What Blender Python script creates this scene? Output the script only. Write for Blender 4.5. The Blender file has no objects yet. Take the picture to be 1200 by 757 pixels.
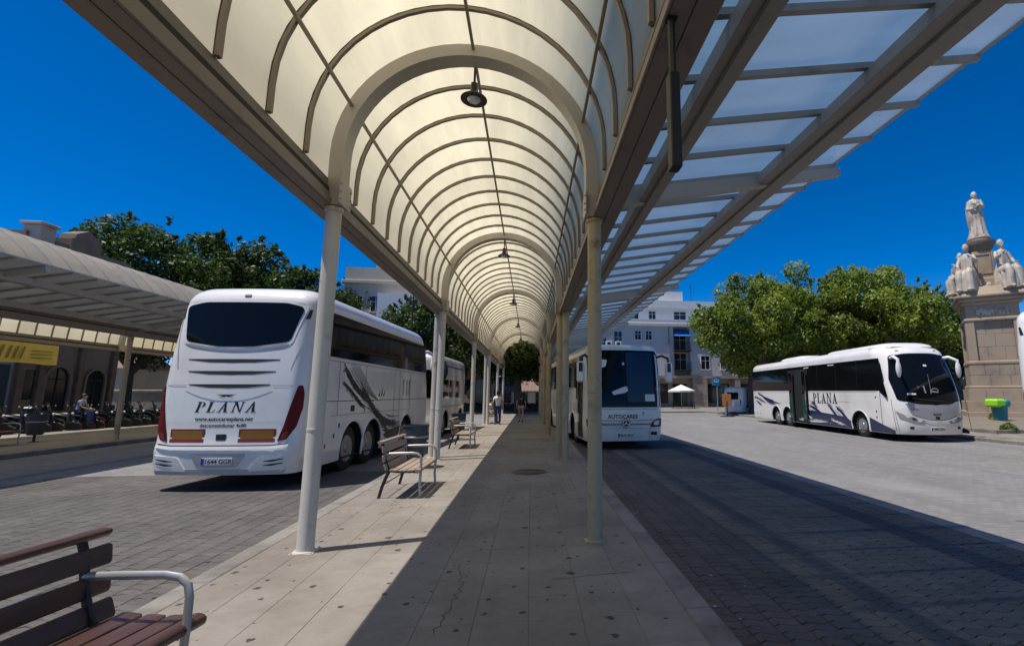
import bpy, math, random
from mathutils import Vector, Matrix
import numpy as np
random.seed(7)
S = bpy.context.scene
COL = S.collection
# ------------------------------------------------------------------ camera
cam = bpy.data.cameras.new("camera"); co = bpy.data.objects.new("camera", cam); COL.objects.link(co)
cam.sensor_width = 36.0; cam.lens = 16.495; cam.shift_x = -0.075
cam.clip_start = 0.05; cam.clip_end = 3000
ny = Vector((622-690, -(462-378.5), -549.83)).normalized()
nz = Vector((0, 3620.5, -549.83)); nz = (nz - ny*nz.dot(ny)).normalized()
nx = ny.cross(nz)
M = Matrix((nx, ny, nz)).to_4x4(); M.translation = (0, 0, 1.74)
co.matrix_world = M
S.camera = co
# ------------------------------------------------------------------ sky, sun, exposure
SUN_TO = Vector((-.38, -.10, 1.0)).normalized()
W = bpy.data.worlds.new("World"); S.world = W; W.use_nodes = True
wn = W.node_tree.nodes; wl = W.node_tree.links
bg = wn["Background"]; sky = wn.new("ShaderNodeTexSky"); sky.sky_type = 'NISHITA'; sky.sun_disc = False
sky.sun_elevation = math.asin(SUN_TO.z); sky.sun_rotation = math.atan2(SUN_TO.x, SUN_TO.y)
sky.air_density = 0.6; sky.dust_density = 0.0; sky.ozone_density = 2.0
hs = wn.new("ShaderNodeHueSaturation"); hs.inputs['Saturation'].default_value = 1.5; hs.inputs['Value'].default_value = 1.0
wl.new(sky.outputs[0], hs.inputs['Color']); tint = wn.new("ShaderNodeMix"); tint.data_type = 'RGBA'; tint.blend_type = 'MULTIPLY'; tint.inputs[0].default_value = 1; tint.inputs[7].default_value = (1, 1.1, 1.29, 1)
wl.new(hs.outputs[0], tint.inputs[6]); wl.new(tint.outputs[2], bg.inputs['Color']); bg.inputs['Strength'].default_value = 0.112
sl = bpy.data.lights.new("sun", 'SUN'); sl.energy = 5.0; sl.angle = math.radians(.5); sl.color = (1, .955, .89)
so = bpy.data.objects.new("sun", sl); COL.objects.link(so)
so.rotation_euler = SUN_TO.to_track_quat('Z', 'Y').to_euler()
S.view_settings.view_transform = 'Standard'; S.view_settings.look = 'None'
S.view_settings.exposure = 0.0; S.view_settings.gamma = 1.0
try:
    S.cycles.max_bounces = 6; S.cycles.diffuse_bounces = 3; S.cycles.glossy_bounces = 3
    S.cycles.transparent_max_bounces = 8; S.cycles.transmission_bounces = 4
    S.cycles.use_denoising = True; S.cycles.caustics_reflective = False; S.cycles.caustics_refractive = False
    S.cycles.sample_clamp_indirect = 4.0
except Exception: pass
# ------------------------------------------------------------------ materials
MT = {}
def newmat(name):
    m = bpy.data.materials.new(name); m.use_nodes = True; MT[name] = m
    nt = m.node_tree; return m, nt.nodes, nt.links, nt.nodes["Principled BSDF"]
def noise(n, l, scale, detail=4, rough=.55, coord='Object', vec=None, stretch=None):
    t = n.new("ShaderNodeTexNoise"); t.inputs['Scale'].default_value = scale; t.inputs['Detail'].default_value = detail
    t.inputs['Roughness'].default_value = rough
    tc = n.new("ShaderNodeTexCoord") if coord != 'World' else n.new("ShaderNodeNewGeometry")
    out = tc.outputs['Position'] if coord == 'World' else tc.outputs[coord]
    if stretch:
        mp = n.new("ShaderNodeMapping"); mp.inputs['Scale'].default_value = stretch
        l.new(out, mp.inputs[0]); out = mp.outputs[0]
    l.new(out, t.inputs['Vector']); return t.outputs['Fac']
def ramp(n, l, fac, stops):
    r = n.new("ShaderNodeValToRGB"); e = r.color_ramp.elements
    while len(e) < len(stops): e.new(.5)
    for i, (p, c) in enumerate(stops):
        e[i].position = p; e[i].color = (c, c, c, 1) if not hasattr(c, '__len__') else (*c, 1)
    l.new(fac, r.inputs[0]); return r.outputs['Color']
def mix(n, l, a, b, fac, mode='MIX'):
    x = n.new("ShaderNodeMix"); x.data_type = 'RGBA'; x.blend_type = mode
    for s, v in ((0, fac), (6, a), (7, b)):
        if hasattr(v, 'is_linked') or hasattr(v, 'links'): l.new(v, x.inputs[s])
        else: x.inputs[s].default_value = v if s == 0 else (*v, 1)
    return x.outputs[2]
def bumpnode(n, l, b, h, strength, dist):
    k = n.new("ShaderNodeBump"); k.inputs['Strength'].default_value = strength; k.inputs['Distance'].default_value = dist
    l.new(h, k.inputs['Height']); l.new(k.outputs[0], b.inputs['Normal'])
def pbr(name, col, rough=.5, metal=0, var=.18, scale=3, bump=0, bscale=40, bdist=.004, coat=0, dirt=None, dirt_scale=1.2, dirt_amt=(.5, .75), coord='Object', stretch=None, island=0, spec=.5):
    m, n, l, b = newmat(name)
    b.inputs['Roughness'].default_value = rough; b.inputs['Metallic'].default_value = metal
    b.inputs['Coat Weight'].default_value = coat; b.inputs['Specular IOR Level'].default_value = spec
    b.inputs['Coat Roughness'].default_value = .05
    c = mix(n, l, tuple(x*(1-var) for x in col), tuple(min(1, x*(1+var)) for x in col), noise(n, l, scale, 5, .6, coord, stretch=stretch))
    if island:
        g = n.new("ShaderNodeNewGeometry"); oi = n.new("ShaderNodeObjectInfo")
        ad = n.new("ShaderNodeMath"); ad.operation = 'ADD'; l.new(g.outputs['Random Per Island'], ad.inputs[0]); l.new(oi.outputs['Random'], ad.inputs[1])
        fr = n.new("ShaderNodeMath"); fr.operation = 'FRACT'; l.new(ad.outputs[0], fr.inputs[0])
        c = mix(n, l, c, ramp(n, l, fr.outputs[0], [(0, 1-island), (1, 1+island)]), 1.0, 'MULTIPLY')
    if dirt:
        f = ramp(n, l, noise(n, l, dirt_scale, 6, .65, coord), [(dirt_amt[0], 0), (dirt_amt[1], 1)])
        c = mix(n, l, c, dirt, f)
    l.new(c, b.inputs['Base Color'])
    if bump: bumpnode(n, l, b, noise(n, l, bscale, 4, .6, coord), bump, bdist)
    return m
pbr("asphalt", (.15, .142, .135), .9, var=.12, scale=1.3, bump=.6, bscale=90, bdist=.006, dirt=(.095, .09, .085), dirt_scale=.35, dirt_amt=(.5, .68), coord='World')
def road_mat():
    # worn block paving seen from afar: faint courses, patches, tyre polish along the lane, oil drips
    m, n, l, b = newmat("asphalt_pale"); b.inputs['Roughness'].default_value = .88
    ge = n.new("ShaderNodeNewGeometry")
    br = n.new("ShaderNodeTexBrick"); br.inputs['Scale'].default_value = 1; br.inputs['Brick Width'].default_value = .225; br.inputs['Row Height'].default_value = .112; br.inputs['Mortar Size'].default_value = .008
    br.inputs['Color1'].default_value = (.8, .8, .8, 1); br.inputs['Color2'].default_value = (1.12, 1.12, 1.12, 1); br.inputs['Mortar'].default_value = (.6, .6, .6, 1); l.new(ge.outputs['Position'], br.inputs['Vector'])
    c = mix(n, l, (.185, .177, .17), (.255, .245, .232), noise(n, l, .8, 8, .7, 'World'))
    c = mix(n, l, c, br.outputs['Color'], .8, 'MULTIPLY')
    c = mix(n, l, c, (.145, .137, .13), ramp(n, l, noise(n, l, .5, 6, .68, 'World', stretch=(1.6, .16, 1)), [(.48, 0), (.7, .8)]))
    c = mix(n, l, c, (.28, .27, .255), ramp(n, l, noise(n, l, .33, 5, .6, 'World', stretch=(1, .5, 1)), [(.55, 0), (.7, .6)]))
    c = mix(n, l, c, (.06, .055, .052), ramp(n, l, noise(n, l, 1.7, 3, .5, 'World'), [(.68, 0), (.76, .75)]))
    l.new(c, b.inputs['Base Color']); bumpnode(n, l, b, noise(n, l, 40, 5, .7, 'World'), .8, .008)
road_mat()
pbr("earth", (.2, .165, .12), .95, var=.3, scale=3, bump=.8, bscale=25, bdist=.03, coord='World')
pbr("tarmac_far", (.3, .285, .27), .9, var=.1, scale=.5, coord='World')
pbr("paver", (.112, .1, .09), .85, var=.25, scale=9, bump=.7, bscale=90, bdist=.004, island=.13, coord='World', dirt=(.062, .056, .051), dirt_scale=.7, dirt_amt=(.45, .7))
pbr("joint_sand", (.078, .07, .062), .95, var=.25, scale=6, coord='World')
pbr("tile_joint", (.19, .168, .14), .95, var=.25, scale=6, coord='World')
def platform_mat():
    m, n, l, b = newmat("platform_tile"); b.inputs['Roughness'].default_value = .75
    g = n.new("ShaderNodeNewGeometry"); oi = n.new("ShaderNodeObjectInfo")
    ad = n.new("ShaderNodeMath"); l.new(g.outputs['Random Per Island'], ad.inputs[0]); l.new(oi.outputs['Random'], ad.inputs[1])
    fr = n.new("ShaderNodeMath"); fr.operation = 'FRACT'; l.new(ad.outputs[0], fr.inputs[0])
    c = mix(n, l, (.235, .208, .176), (.31, .277, .236), noise(n, l, .9, 6, .65, 'World'))
    c = mix(n, l, c, ramp(n, l, fr.outputs[0], [(0, .93), (1, 1.06)]), 1, 'MULTIPLY')
    c = mix(n, l, c, (.205, .178, .146), ramp(n, l, noise(n, l, 3.1, 7, .72, 'World'), [(.45, 0), (.62, .6)]))
    c = mix(n, l, c, (.31, .285, .25), ramp(n, l, noise(n, l, 7.3, 5, .7, 'World'), [(.55, 0), (.7, .5)]))
    st = ramp(n, l, noise(n, l, .45, 6, .7, 'World'), [(.42, 0), (.66, .85)])
    c = mix(n, l, c, (.15, .12, .092), st)
    vo = n.new("ShaderNodeTexVoronoi"); vo.voronoi_dimensions = '2D'; vo.inputs['Scale'].default_value = 4.6; vo.inputs['Randomness'].default_value = 1
    ge = n.new("ShaderNodeNewGeometry"); mp = n.new("ShaderNodeMapping"); l.new(ge.outputs['Position'], mp.inputs[0])
    nz_ = n.new("ShaderNodeTexNoise"); nz_.inputs['Scale'].default_value = 22; l.new(ge.outputs['Position'], nz_.inputs['Vector'])
    va = n.new("ShaderNodeVectorMath"); va.operation = 'MULTIPLY_ADD'; l.new(nz_.outputs['Color'], va.inputs[0]); va.inputs[1].default_value = (.05, .05, 0); l.new(mp.outputs[0], va.inputs[2])
    l.new(va.outputs[0], vo.inputs['Vector'])
    # black gum spots, of several sizes
    sc = n.new("ShaderNodeSeparateColor"); l.new(vo.outputs['Color'], sc.inputs[0])
    th = n.new("ShaderNodeMath"); th.operation = 'MULTIPLY'; l.new(sc.outputs[0], th.inputs[0]); l.new(sc.outputs[1], th.inputs[1])
    th2 = n.new("ShaderNodeMath"); th2.operation = 'MULTIPLY_ADD'; l.new(th.outputs[0], th2.inputs[0]); th2.inputs[1].default_value = .2; th2.inputs[2].default_value = .0
    lt = n.new("ShaderNodeMath"); lt.operation = 'SUBTRACT'; l.new(th2.outputs[0], lt.inputs[0]); l.new(vo.outputs['Distance'], lt.inputs[1])
    sp = ramp(n, l, lt.outputs[0], [(0, 0), (.02, 1)])
    c = mix(n, l, c, (.05, .044, .04), sp)
    l.new(c, b.inputs['Base Color'])
    bumpnode(n, l, b, noise(n, l, 60, 4, .6, 'World'), .35, .003)
platform_mat()
pbr("kerb_stone", (.25, .23, .203), .85, var=.2, scale=5, bump=.6, bscale=60, island=.1, coord='World', dirt=(.12, .105, .09), dirt_scale=1.6, dirt_amt=(.42, .7))
pbr("crack", (.03, .027, .025), .95)
pbr("post_mustard", (.4, .32, .19), .42, var=.12, scale=3, bump=.2, bscale=60, dirt=(.12, .085, .05), dirt_scale=3, dirt_amt=(.52, .75), coord="World")  # mustard tone for the right-hand posts, yellower than the left row
pbr("cream_paint", (.46, .42, .36), .45, var=.08, scale=2, bump=.15, bscale=120, dirt=(.2, .15, .11), dirt_scale=2.2, dirt_amt=(.6, .85), coord='World')
pbr("post_paint", (.54, .495, .425), .42, var=.1, scale=3, bump=.2, bscale=60, dirt=(.16, .12, .085), dirt_scale=3.5, dirt_amt=(.6, .8), coord='World')
pbr("rib_paint", (.265, .215, .16), .5, var=.12, scale=2.5, dirt=(.2, .16, .115), dirt_scale=2.5, dirt_amt=(.55, .8), coord="World")
pbr("awning_paint", (.36, .33, .29), .5, var=.12, scale=2.5, bump=.15, bscale=90, dirt=(.2, .17, .14), dirt_scale=2.5, dirt_amt=(.55, .8), coord="World")
pbr("brown_paint", (.2, .165, .135), .5, var=.12, scale=2.5, bump=.15, bscale=90, dirt=(.11, .085, .065), dirt_scale=2.5, dirt_amt=(.55, .8), coord='World')
pbr("beam_paint", (.24, .2, .165), .5, var=.14, scale=2, bump=.15, bscale=90, dirt=(.1, .075, .055), dirt_scale=1.7, dirt_amt=(.55, .8), coord='World', stretch=(1, .3, 1))
pbr("gutter_dark", (.035, .028, .023), .8, var=.3)
pbr("gasket", (.05, .042, .035), .7)
pbr("rust", (.1, .055, .03), .85, var=.3, scale=12)
def sheet(name, trans, tcol, dcol, tw, glossr, streak, tfac):
    m = bpy.data.materials.new(name); m.use_nodes = True; MT[name] = m
    n = m.node_tree.nodes; l = m.node_tree.links; n.remove(n["Principled BSDF"]); o = n["Material Output"]
    oi = n.new("ShaderNodeObjectInfo")
    f = ramp(n, l, noise(n, l, streak[0], 5, .65, 'World', stretch=streak[1]), [(.35, streak[2]), (.7, 1.0)])
    rnd = ramp(n, l, oi.outputs['Random'], [(0, .9), (1, 1.06)])
    f = mix(n, l, f, rnd, 1, 'MULTIPLY')
    tc = mix(n, l, tcol, f, 1, 'MULTIPLY'); dc = mix(n, l, dcol, f, 1, 'MULTIPLY')
    tr = n.new("ShaderNodeBsdfTranslucent"); l.new(tc, tr.inputs[0])
    df = n.new("ShaderNodeBsdfDiffuse"); l.new(dc, df.inputs[0])
    m1 = n.new("ShaderNodeMixShader"); m1.inputs[0].default_value = tw; l.new(df.outputs[0], m1.inputs[1]); l.new(tr.outputs[0], m1.inputs[2])
    tp = n.new("ShaderNodeBsdfTransparent"); tp.inputs[0].default_value = (*trans, 1)
    m2 = n.new("ShaderNodeMixShader"); m2.inputs[0].default_value = tfac; l.new(m1.outputs[0], m2.inputs[1]); l.new(tp.outputs[0], m2.inputs[2])
    gl = n.new("ShaderNodeBsdfGlossy"); gl.inputs['Roughness'].default_value = glossr
    fn = n.new("ShaderNodeLayerWeight"); fn.inputs[0].default_value = .25
    mm = n.new("ShaderNodeMath"); mm.operation = 'MULTIPLY'; l.new(fn.outputs['Fresnel'], mm.inputs[0]); mm.inputs[1].default_value = .22
    m3 = n.new("ShaderNodeMixShader"); l.new(mm.outputs[0], m3.inputs[0]); l.new(m2.outputs[0], m3.inputs[1]); l.new(gl.outputs[0], m3.inputs[2])
    l.new(m3.outputs[0], o.inputs[0])
sheet("polycarbonate", (1, .95, .8), (.85, .75, .5), (.95, .84, .64), .79, .6, (1.6, (2, .3, .22), .8), .015)
sheet("frosted_glass", (.72, .86, 1.0), (.145, .255, .40), (.2, .24, .27), .74, .3, (1.1, (.5, 2, 1), .78), .085)
sheet("grey_glass", (.72, .8, .85), (.085, .085, .08), (.26, .24, .21), .7, .4, (1.1, (.5, 2, 1), .65), .06)  # greyer, less translucent panes for the left shelter's awning
pbr("bus_white", (.84, .805, .745), .28, var=.03, scale=1.5, coat=.6, dirt=(.66, .63, .585), dirt_scale=.8, dirt_amt=(.5, .8))
pbr("bus_white_dusty", (.66, .645, .61), .3, var=.06, scale=1.2, coat=.4, dirt=(.5, .47, .42), dirt_scale=.9)
pbr("bus_silver", (.42, .43, .45), .35, metal=.4, var=.06, coat=.5)
pbr("bus_grey", (.3, .3, .3), .5, var=.08)
pbr("bus_navy", (.012, .02, .075), .35, var=.2, coat=.5)
pbr("decal_black", (.018, .016, .018), .4, var=.2)
pbr("dark_glass", (.006, .007, .008), .05, var=.2, spec=.22)
pbr("teal_glass", (.02, .075, .07), .08, var=.2)
pbr("black_rubber", (.018, .018, .018), .7, var=.2)
pbr("black_plastic", (.02, .02, .022), .45, var=.2)
pbr("under_black", (.01, .01, .01), .9)
pbr("rim_metal", (.34, .34, .35), .4, metal=.5, var=.15)
pbr("chrome", (.7, .7, .7), .15, metal=1, var=.05)
pbr("tail_red", (.13, .007, .009), .45, var=.35, scale=9, spec=.2)
pbr("reflector_red", (.22, .02, .015), .45, var=.1)
pbr("reflector_yellow", (.3, .135, .012), .5, var=.15, scale=18)
pbr("plate_white", (.75, .75, .72), .4)
pbr("plate_blue", (.02, .06, .4), .4)
pbr("lamp_glass", (.7, .72, .74), .08, var=.05, coat=1)
pbr("paper", (.75, .75, .72), .7)
pbr("sky_reflection_blue", (.006, .022, .05), .35)  # dark blue standing in for sky mirrored in the windscreen
pbr("vent_dark", (.022, .022, .023), .7)
pbr("seat_blue", (.03, .05, .12), .8)
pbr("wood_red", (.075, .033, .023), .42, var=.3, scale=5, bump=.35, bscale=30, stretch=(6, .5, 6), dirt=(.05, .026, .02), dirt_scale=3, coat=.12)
pbr("wood_painted_glare", (.33, .25, .185), .6, var=.25, scale=5, bump=.35, bscale=30, stretch=(6, .5, 6))  # paler copy of the bench wood, sun glare mixed into its colour
pbr("iron_black", (.03, .028, .026), .5, metal=.3)
pbr("grey_steel", (.4, .39, .37), .4, metal=.5)
pbr("bin_dark", (.05, .056, .068), .5, var=.15)
pbr("stone_beige", (.4, .34, .27), .85, var=.16, scale=1.4, bump=.5, bscale=25, bdist=.02, dirt=(.2, .165, .13), dirt_scale=.8, dirt_amt=(.5, .75), coord='World')
pbr("stone_grey", (.4, .305, .21), .85, var=.14, scale=1.6, bump=.45, bscale=18, bdist=.02, dirt=(.22, .165, .12), dirt_scale=.8, dirt_amt=(.5, .75), coord='World')
pbr("stone_dark", (.21, .16, .11), .9, var=.2, scale=2, bump=.5, bscale=18, bdist=.02, dirt=(.1, .08, .065), dirt_scale=1.1, coord='World')
pbr("marble", (.52, .455, .365), .6, var=.12, scale=3, bump=.35, bscale=14, bdist=.02, dirt=(.26, .21, .16), dirt_scale=1.6, dirt_amt=(.45, .7), coord='World')
pbr("station_wall", (.25, .205, .155), .9, var=.12, scale=.8, dirt=(.16, .14, .125), dirt_scale=.5, coord='World', bump=.3, bscale=8, bdist=.02)
pbr("station_blue_wall", (.3, .34, .42), .9, var=.12, scale=.8, coord='World')
pbr("plaster_grey", (.6, .57, .54), .9, var=.06, scale=.5, coord='World', dirt=(.38, .36, .35), dirt_scale=.3)
pbr("plaster_white", (.74, .73, .72), .9, var=.05, scale=.6, coord='World')
pbr("plaster_beige", (.52, .44, .34), .9, var=.08, scale=.4, coord='World', dirt=(.38, .33, .28), dirt_scale=.3)
pbr("roof_tile", (.22, .15, .12), .9, var=.25, scale=4, coord='World', bump=.8, bscale=9, bdist=.05)
pbr("window_dark", (.02, .024, .028), .1, var=.2)
pbr("shutter_grey", (.22, .23, .25), .7)
pbr("door_teal", (.02, .05, .07), .6)
pbr("awning_blue", (.02, .15, .42), .7)
pbr("cloth_white", (.75, .74, .7), .8)
pbr("banner_yellow", (.6, .47, .11), .7, var=.12, scale=3)
pbr("banner_brown", (.22, .15, .05), .7)
pbr("orange_board", (.6, .22, .05), .6)
pbr("sign_blue", (.01, .2, .36), .5)
pbr("bin_green", (.3, .72, .02), .4, var=.1)
pbr("bin_teal", (.01, .22, .25), .4, var=.1)
pbr("bark", (.1, .085, .068), .9, var=.35, scale=6, bump=.8, bscale=14, bdist=.03)
pbr("skin", (.45, .27, .19), .55, var=.06)
pbr("hair_dark", (.02, .015, .012), .6)
pbr("shirt_white", (.75, .74, .74), .85)
pbr("shirt_blue", (.3, .42, .6), .85)
pbr("shirt_black", (.025, .025, .03), .85)
pbr("jeans", (.03, .06, .2), .85, var=.2, scale=12)
pbr("pink_cloth", (.5, .3, .32), .85)
pbr("beige_cloth", (.42, .36, .29), .85)
pbr("shoe_dark", (.03, .027, .025), .6)
pbr("scooter_black", (.02, .02, .022), .25, coat=.6)
pbr("scooter_grey", (.1, .1, .105), .3, coat=.5)
pbr("scooter_navy", (.02, .03, .08), .3, coat=.5)
pbr("scooter_red", (.1, .012, .012), .3, coat=.5)
def leafmat(name, dark, light):
    m, n, l, b = newmat(name); b.inputs['Roughness'].default_value = .5; b.inputs['Specular IOR Level'].default_value = .35
    g = n.new("ShaderNodeNewGeometry")
    c = mix(n, l, dark, light, g.outputs['Random Per Island'])
    c2 = mix(n, l, (.62, .66, .7), (1.42, 1.34, 1.0), ramp(n, l, noise(n, l, .42, 4, .6, 'World'), [(.35, 0), (.65, 1)]))
    c = mix(n, l, c, c2, 1, 'MULTIPLY'); l.new(c, b.inputs['Base Color'])
    tr = n.new("ShaderNodeBsdfTranslucent"); t2 = mix(n, l, c, (1.5, 1.7, .5), 1, 'MULTIPLY'); l.new(t2, tr.inputs[0])
    ms = n.new("ShaderNodeMixShader"); ms.inputs[0].default_value = .34
    l.new(b.outputs[0], ms.inputs[1]); l.new(tr.outputs[0], ms.inputs[2]); l.new(ms.outputs[0], n["Material Output"].inputs[0])
leafmat("leaf_bright", (.075, .12, .018), (.23, .275, .055))
leafmat("leaf_dark", (.022, .042, .012), (.07, .105, .028))
# ------------------------------------------------------------------ mesh helpers
class MB:
    def __init__(s): s.v = []; s.f = []; s.m = []
    def add(s, vs, fs, mi=0):
        o = len(s.v); s.v += [tuple(p) for p in vs]; s.f += [tuple(i+o for i in f) for f in fs]; s.m += [mi]*len(fs); return s
    def box(s, x0, x1, y0, y1, z0, z1, mi=0, b=0, M=None):
        if b <= 0:
            v = [(x, y, z) for z in (z0, z1) for y in (y0, y1) for x in (x0, x1)]
            f = [(0, 2, 3, 1), (4, 5, 7, 6), (0, 1, 5, 4), (2, 6, 7, 3), (0, 4, 6, 2), (1, 3, 7, 5)]
        else:
            v = []; idx = {}
            X = (x0, x1); Y = (y0, y1); Z = (z0, z1)
            for i in (0, 1):
                for j in (0, 1):
                    for k in (0, 1):
                        sx, sy, sz = 1-2*i, 1-2*j, 1-2*k
                        idx[i, j, k, 0] = len(v); v.append((X[i], Y[j]+sy*b, Z[k]+sz*b))
                        idx[i, j, k, 1] = len(v); v.append((X[i]+sx*b, Y[j], Z[k]+sz*b))
                        idx[i, j, k, 2] = len(v); v.append((X[i]+sx*b, Y[j]+sy*b, Z[k]))
            f = []
            for i in (0, 1):
                q = [idx[i, 0, 0, 0], idx[i, 1, 0, 0], idx[i, 1, 1, 0], idx[i, 0, 1, 0]]; f.append(q if i else q[::-1])
                q = [idx[0, i, 0, 1], idx[1, i, 0, 1], idx[1, i, 1, 1], idx[0, i, 1, 1]]; f.append(q[::-1] if i else q)
                q = [idx[0, 0, i, 2], idx[1, 0, i, 2], idx[1, 1, i, 2], idx[0, 1, i, 2]]; f.append(q if i else q[::-1])
            for i in (0, 1):
                for j in (0, 1):
                    q = [idx[i, j, 0, 0], idx[i, j, 0, 1], idx[i, j, 1, 1], idx[i, j, 1, 0]]; f.append(q if i != j else q[::-1])
                    q = [idx[0, i, j, 1], idx[0, i, j, 2], idx[1, i, j, 2], idx[1, i, j, 1]]; f.append(q if i != j else q[::-1])
                    q = [idx[i, 0, j, 2], idx[i, 0, j, 0], idx[i, 1, j, 0], idx[i, 1, j, 2]]; f.append(q if i != j else q[::-1])
                    for k in (0, 1):
                        t = [idx[i, j, k, a] for a in (0, 1, 2)]; f.append(t if (i+j+k) % 2 else t[::-1])
        if M is not None: v = [M @ Vector(p) for p in v]
        return s.add(v, f, mi)
    def tube(s, path, r, n=8, mi=0, cap=True, flat=1.0):
        P = [Vector(p) for p in path]; N = len(P); R = r if hasattr(r, '__len__') else [r]*N
        vs = []; up = Vector((0, 0, 1)); prev = None
        for i in range(N):
            d = (P[min(i+1, N-1)]-P[max(i-1, 0)]).normalized()
            if prev is None:
                a = d.cross(up) if abs(d.z) < .95 else d.cross(Vector((0, 1, 0)))
            else: a = prev - d*prev.dot(d)
            a.normalize(); prev = a; b = d.cross(a)
            for k in range(n):
                t = 2*math.pi*k/n; vs.append(P[i]+(a*math.cos(t)+b*math.sin(t)*flat)*R[i])
        fs = [(i*n+k, i*n+(k+1) % n, (i+1)*n+(k+1) % n, (i+1)*n+k) for i in range(N-1) for k in range(n)]
        if cap: fs += [tuple(range(n-1, -1, -1)), tuple(range((N-1)*n, N*n))]
        return s.add(vs, fs, mi)
    def cyl(s, p, q, r0, r1=None, n=12, mi=0, cap=True): return s.tube([p, q], [r0, r0 if r1 is None else r1], n, mi, cap)
    def lathe(s, prof, n=16, c=(0, 0, 0), mi=0, axis='Z', sx=1, sy=1):
        vs = []
        for r, z in prof:
            for k in range(n):
                t = 2*math.pi*k/n; x, y = r*math.cos(t)*sx, r*math.sin(t)*sy
                p = (x, y, z) if axis == 'Z' else ((z, x, y) if axis == 'X' else (x, z, y))
                vs.append((p[0]+c[0], p[1]+c[1], p[2]+c[2]))
        fs = [(i*n+k, i*n+(k+1) % n, (i+1)*n+(k+1) % n, (i+1)*n+k) for i in range(len(prof)-1) for k in range(n)]
        if prof[0][0] > 1e-4: fs.append(tuple(range(n-1, -1, -1)))
        if prof[-1][0] > 1e-4: fs.append(tuple(range((len(prof)-1)*n, len(prof)*n)))
        return s.add(vs, fs, mi)
    def sphere(s, c, r, nu=12, nv=8, mi=0):
        r = r if hasattr(r, '__len__') else (r, r, r); vs = []
        for j in range(nv+1):
            p = math.pi*j/nv
            for k in range(nu):
                t = 2*math.pi*k/nu; vs.append((c[0]+r[0]*math.sin(p)*math.cos(t), c[1]+r[1]*math.sin(p)*math.sin(t), c[2]-r[2]*math.cos(p)))
        return s.add(vs, [(j*nu+k, j*nu+(k+1) % nu, (j+1)*nu+(k+1) % nu, (j+1)*nu+k) for j in range(nv) for k in range(nu)], mi)
    def prism(s, poly, t0, t1, mi=0, axis='Z'):
        # poly: 2-D outline; extruded along the axis from t0 to t1
        mp = {'Z': lambda a, b, t: (a, b, t), 'Y': lambda a, b, t: (a, t, b), 'X': lambda a, b, t: (t, a, b)}[axis]
        n = len(poly); vs = [mp(a, b, t0) for a, b in poly]+[mp(a, b, t1) for a, b in poly]
        fs = [tuple(range(n-1, -1, -1)), tuple(range(n, 2*n))]+[(i, (i+1) % n, n+(i+1) % n, n+i) for i in range(n)]
        return s.add(vs, fs, mi)
    def loft(s, rings, mi=0, cap=True, closed=True):
        n = len(rings[0]); vs = [p for r in rings for p in r]
        kk = n if closed else n-1
        fs = [(i*n+k, i*n+(k+1) % n, (i+1)*n+(k+1) % n, (i+1)*n+k) for i in range(len(rings)-1) for k in range(kk)]
        if cap: fs += [tuple(range(n-1, -1, -1)), tuple(range((len(rings)-1)*n, len(rings)*n))]
        return s.add(vs, fs, mi)
    def mesh(s, name, mats, smooth=35):
        me = bpy.data.meshes.new(name); me.from_pydata(s.v, [], s.f)
        for m in (mats if isinstance(mats, (list, tuple)) else [mats]): me.materials.append(MT[m])
        me.polygons.foreach_set('material_index', s.m)
        if smooth:
            me.polygons.foreach_set('use_smooth', [True]*len(me.polygons))
            me.set_sharp_from_angle(angle=math.radians(smooth))
        me.validate(); me.update(); return me
    def build(s, name, mats, parent=None, smooth=35, loc=None, rotz=0): return link(name, s.mesh(name, mats, smooth), parent, loc, rotz)
def link(name, me, parent=None, loc=None, rotz=0):
    o = bpy.data.objects.new(name, me); COL.objects.link(o)
    if parent is not None: o.parent = parent
    if loc is not None: o.location = loc
    if rotz: o.rotation_euler = (0, 0, rotz)
    return o
def tag(o, label, cat, group=None):
    o['label'] = label; o['category'] = cat
    if group: o['group'] = group
    return o
def thing(name, label, cat, loc=(0, 0, 0), rotz=0, group=None):
    o = bpy.data.objects.new(name, None); COL.objects.link(o); o.empty_display_size = .2
    o.location = loc; o.rotation_euler = (0, 0, rotz); return tag(o, label, cat, group)
def kind(o, k): o['kind'] = k; return o
CHILDREN = {}
def copy_tree(o, parent=None):
    c = o.copy(); COL.objects.link(c)
    if parent is not None: c.parent = parent
    for ch in KIDS.get(o.name, ()): copy_tree(ch, c)
    return c
KIDS = {}
def index_kids():
    KIDS.clear()
    for o in bpy.data.objects:
        if o.parent: KIDS.setdefault(o.parent.name, []).append(o)
def dup(o, label, loc=None, rotz=None):
    index_kids(); c = copy_tree(o); c['label'] = label
    if loc is not None: c.location = loc
    if rotz is not None: c.rotation_euler = (0, 0, rotz)
    return c
def text_mesh(txt, size=1.0, bold=0.0, shear=0.0, extrude=0):
    cu = bpy.data.curves.new("t", 'FONT'); cu.body = txt; cu.size = size; cu.align_x = 'CENTER'; cu.align_y = 'BOTTOM_BASELINE'
    cu.offset = bold; cu.shear = shear; cu.resolution_u = 3; cu.extrude = extrude
    ob = bpy.data.objects.new("t", cu); COL.objects.link(ob)
    me = bpy.data.meshes.new_from_object(ob.evaluated_get(bpy.context.evaluated_depsgraph_get()))
    v = [tuple(p.co) for p in me.vertices]; f = [tuple(p.vertices) for p in me.polygons]
    bpy.data.objects.remove(ob); bpy.data.curves.remove(cu); bpy.data.meshes.remove(me)
    return v, f
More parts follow.
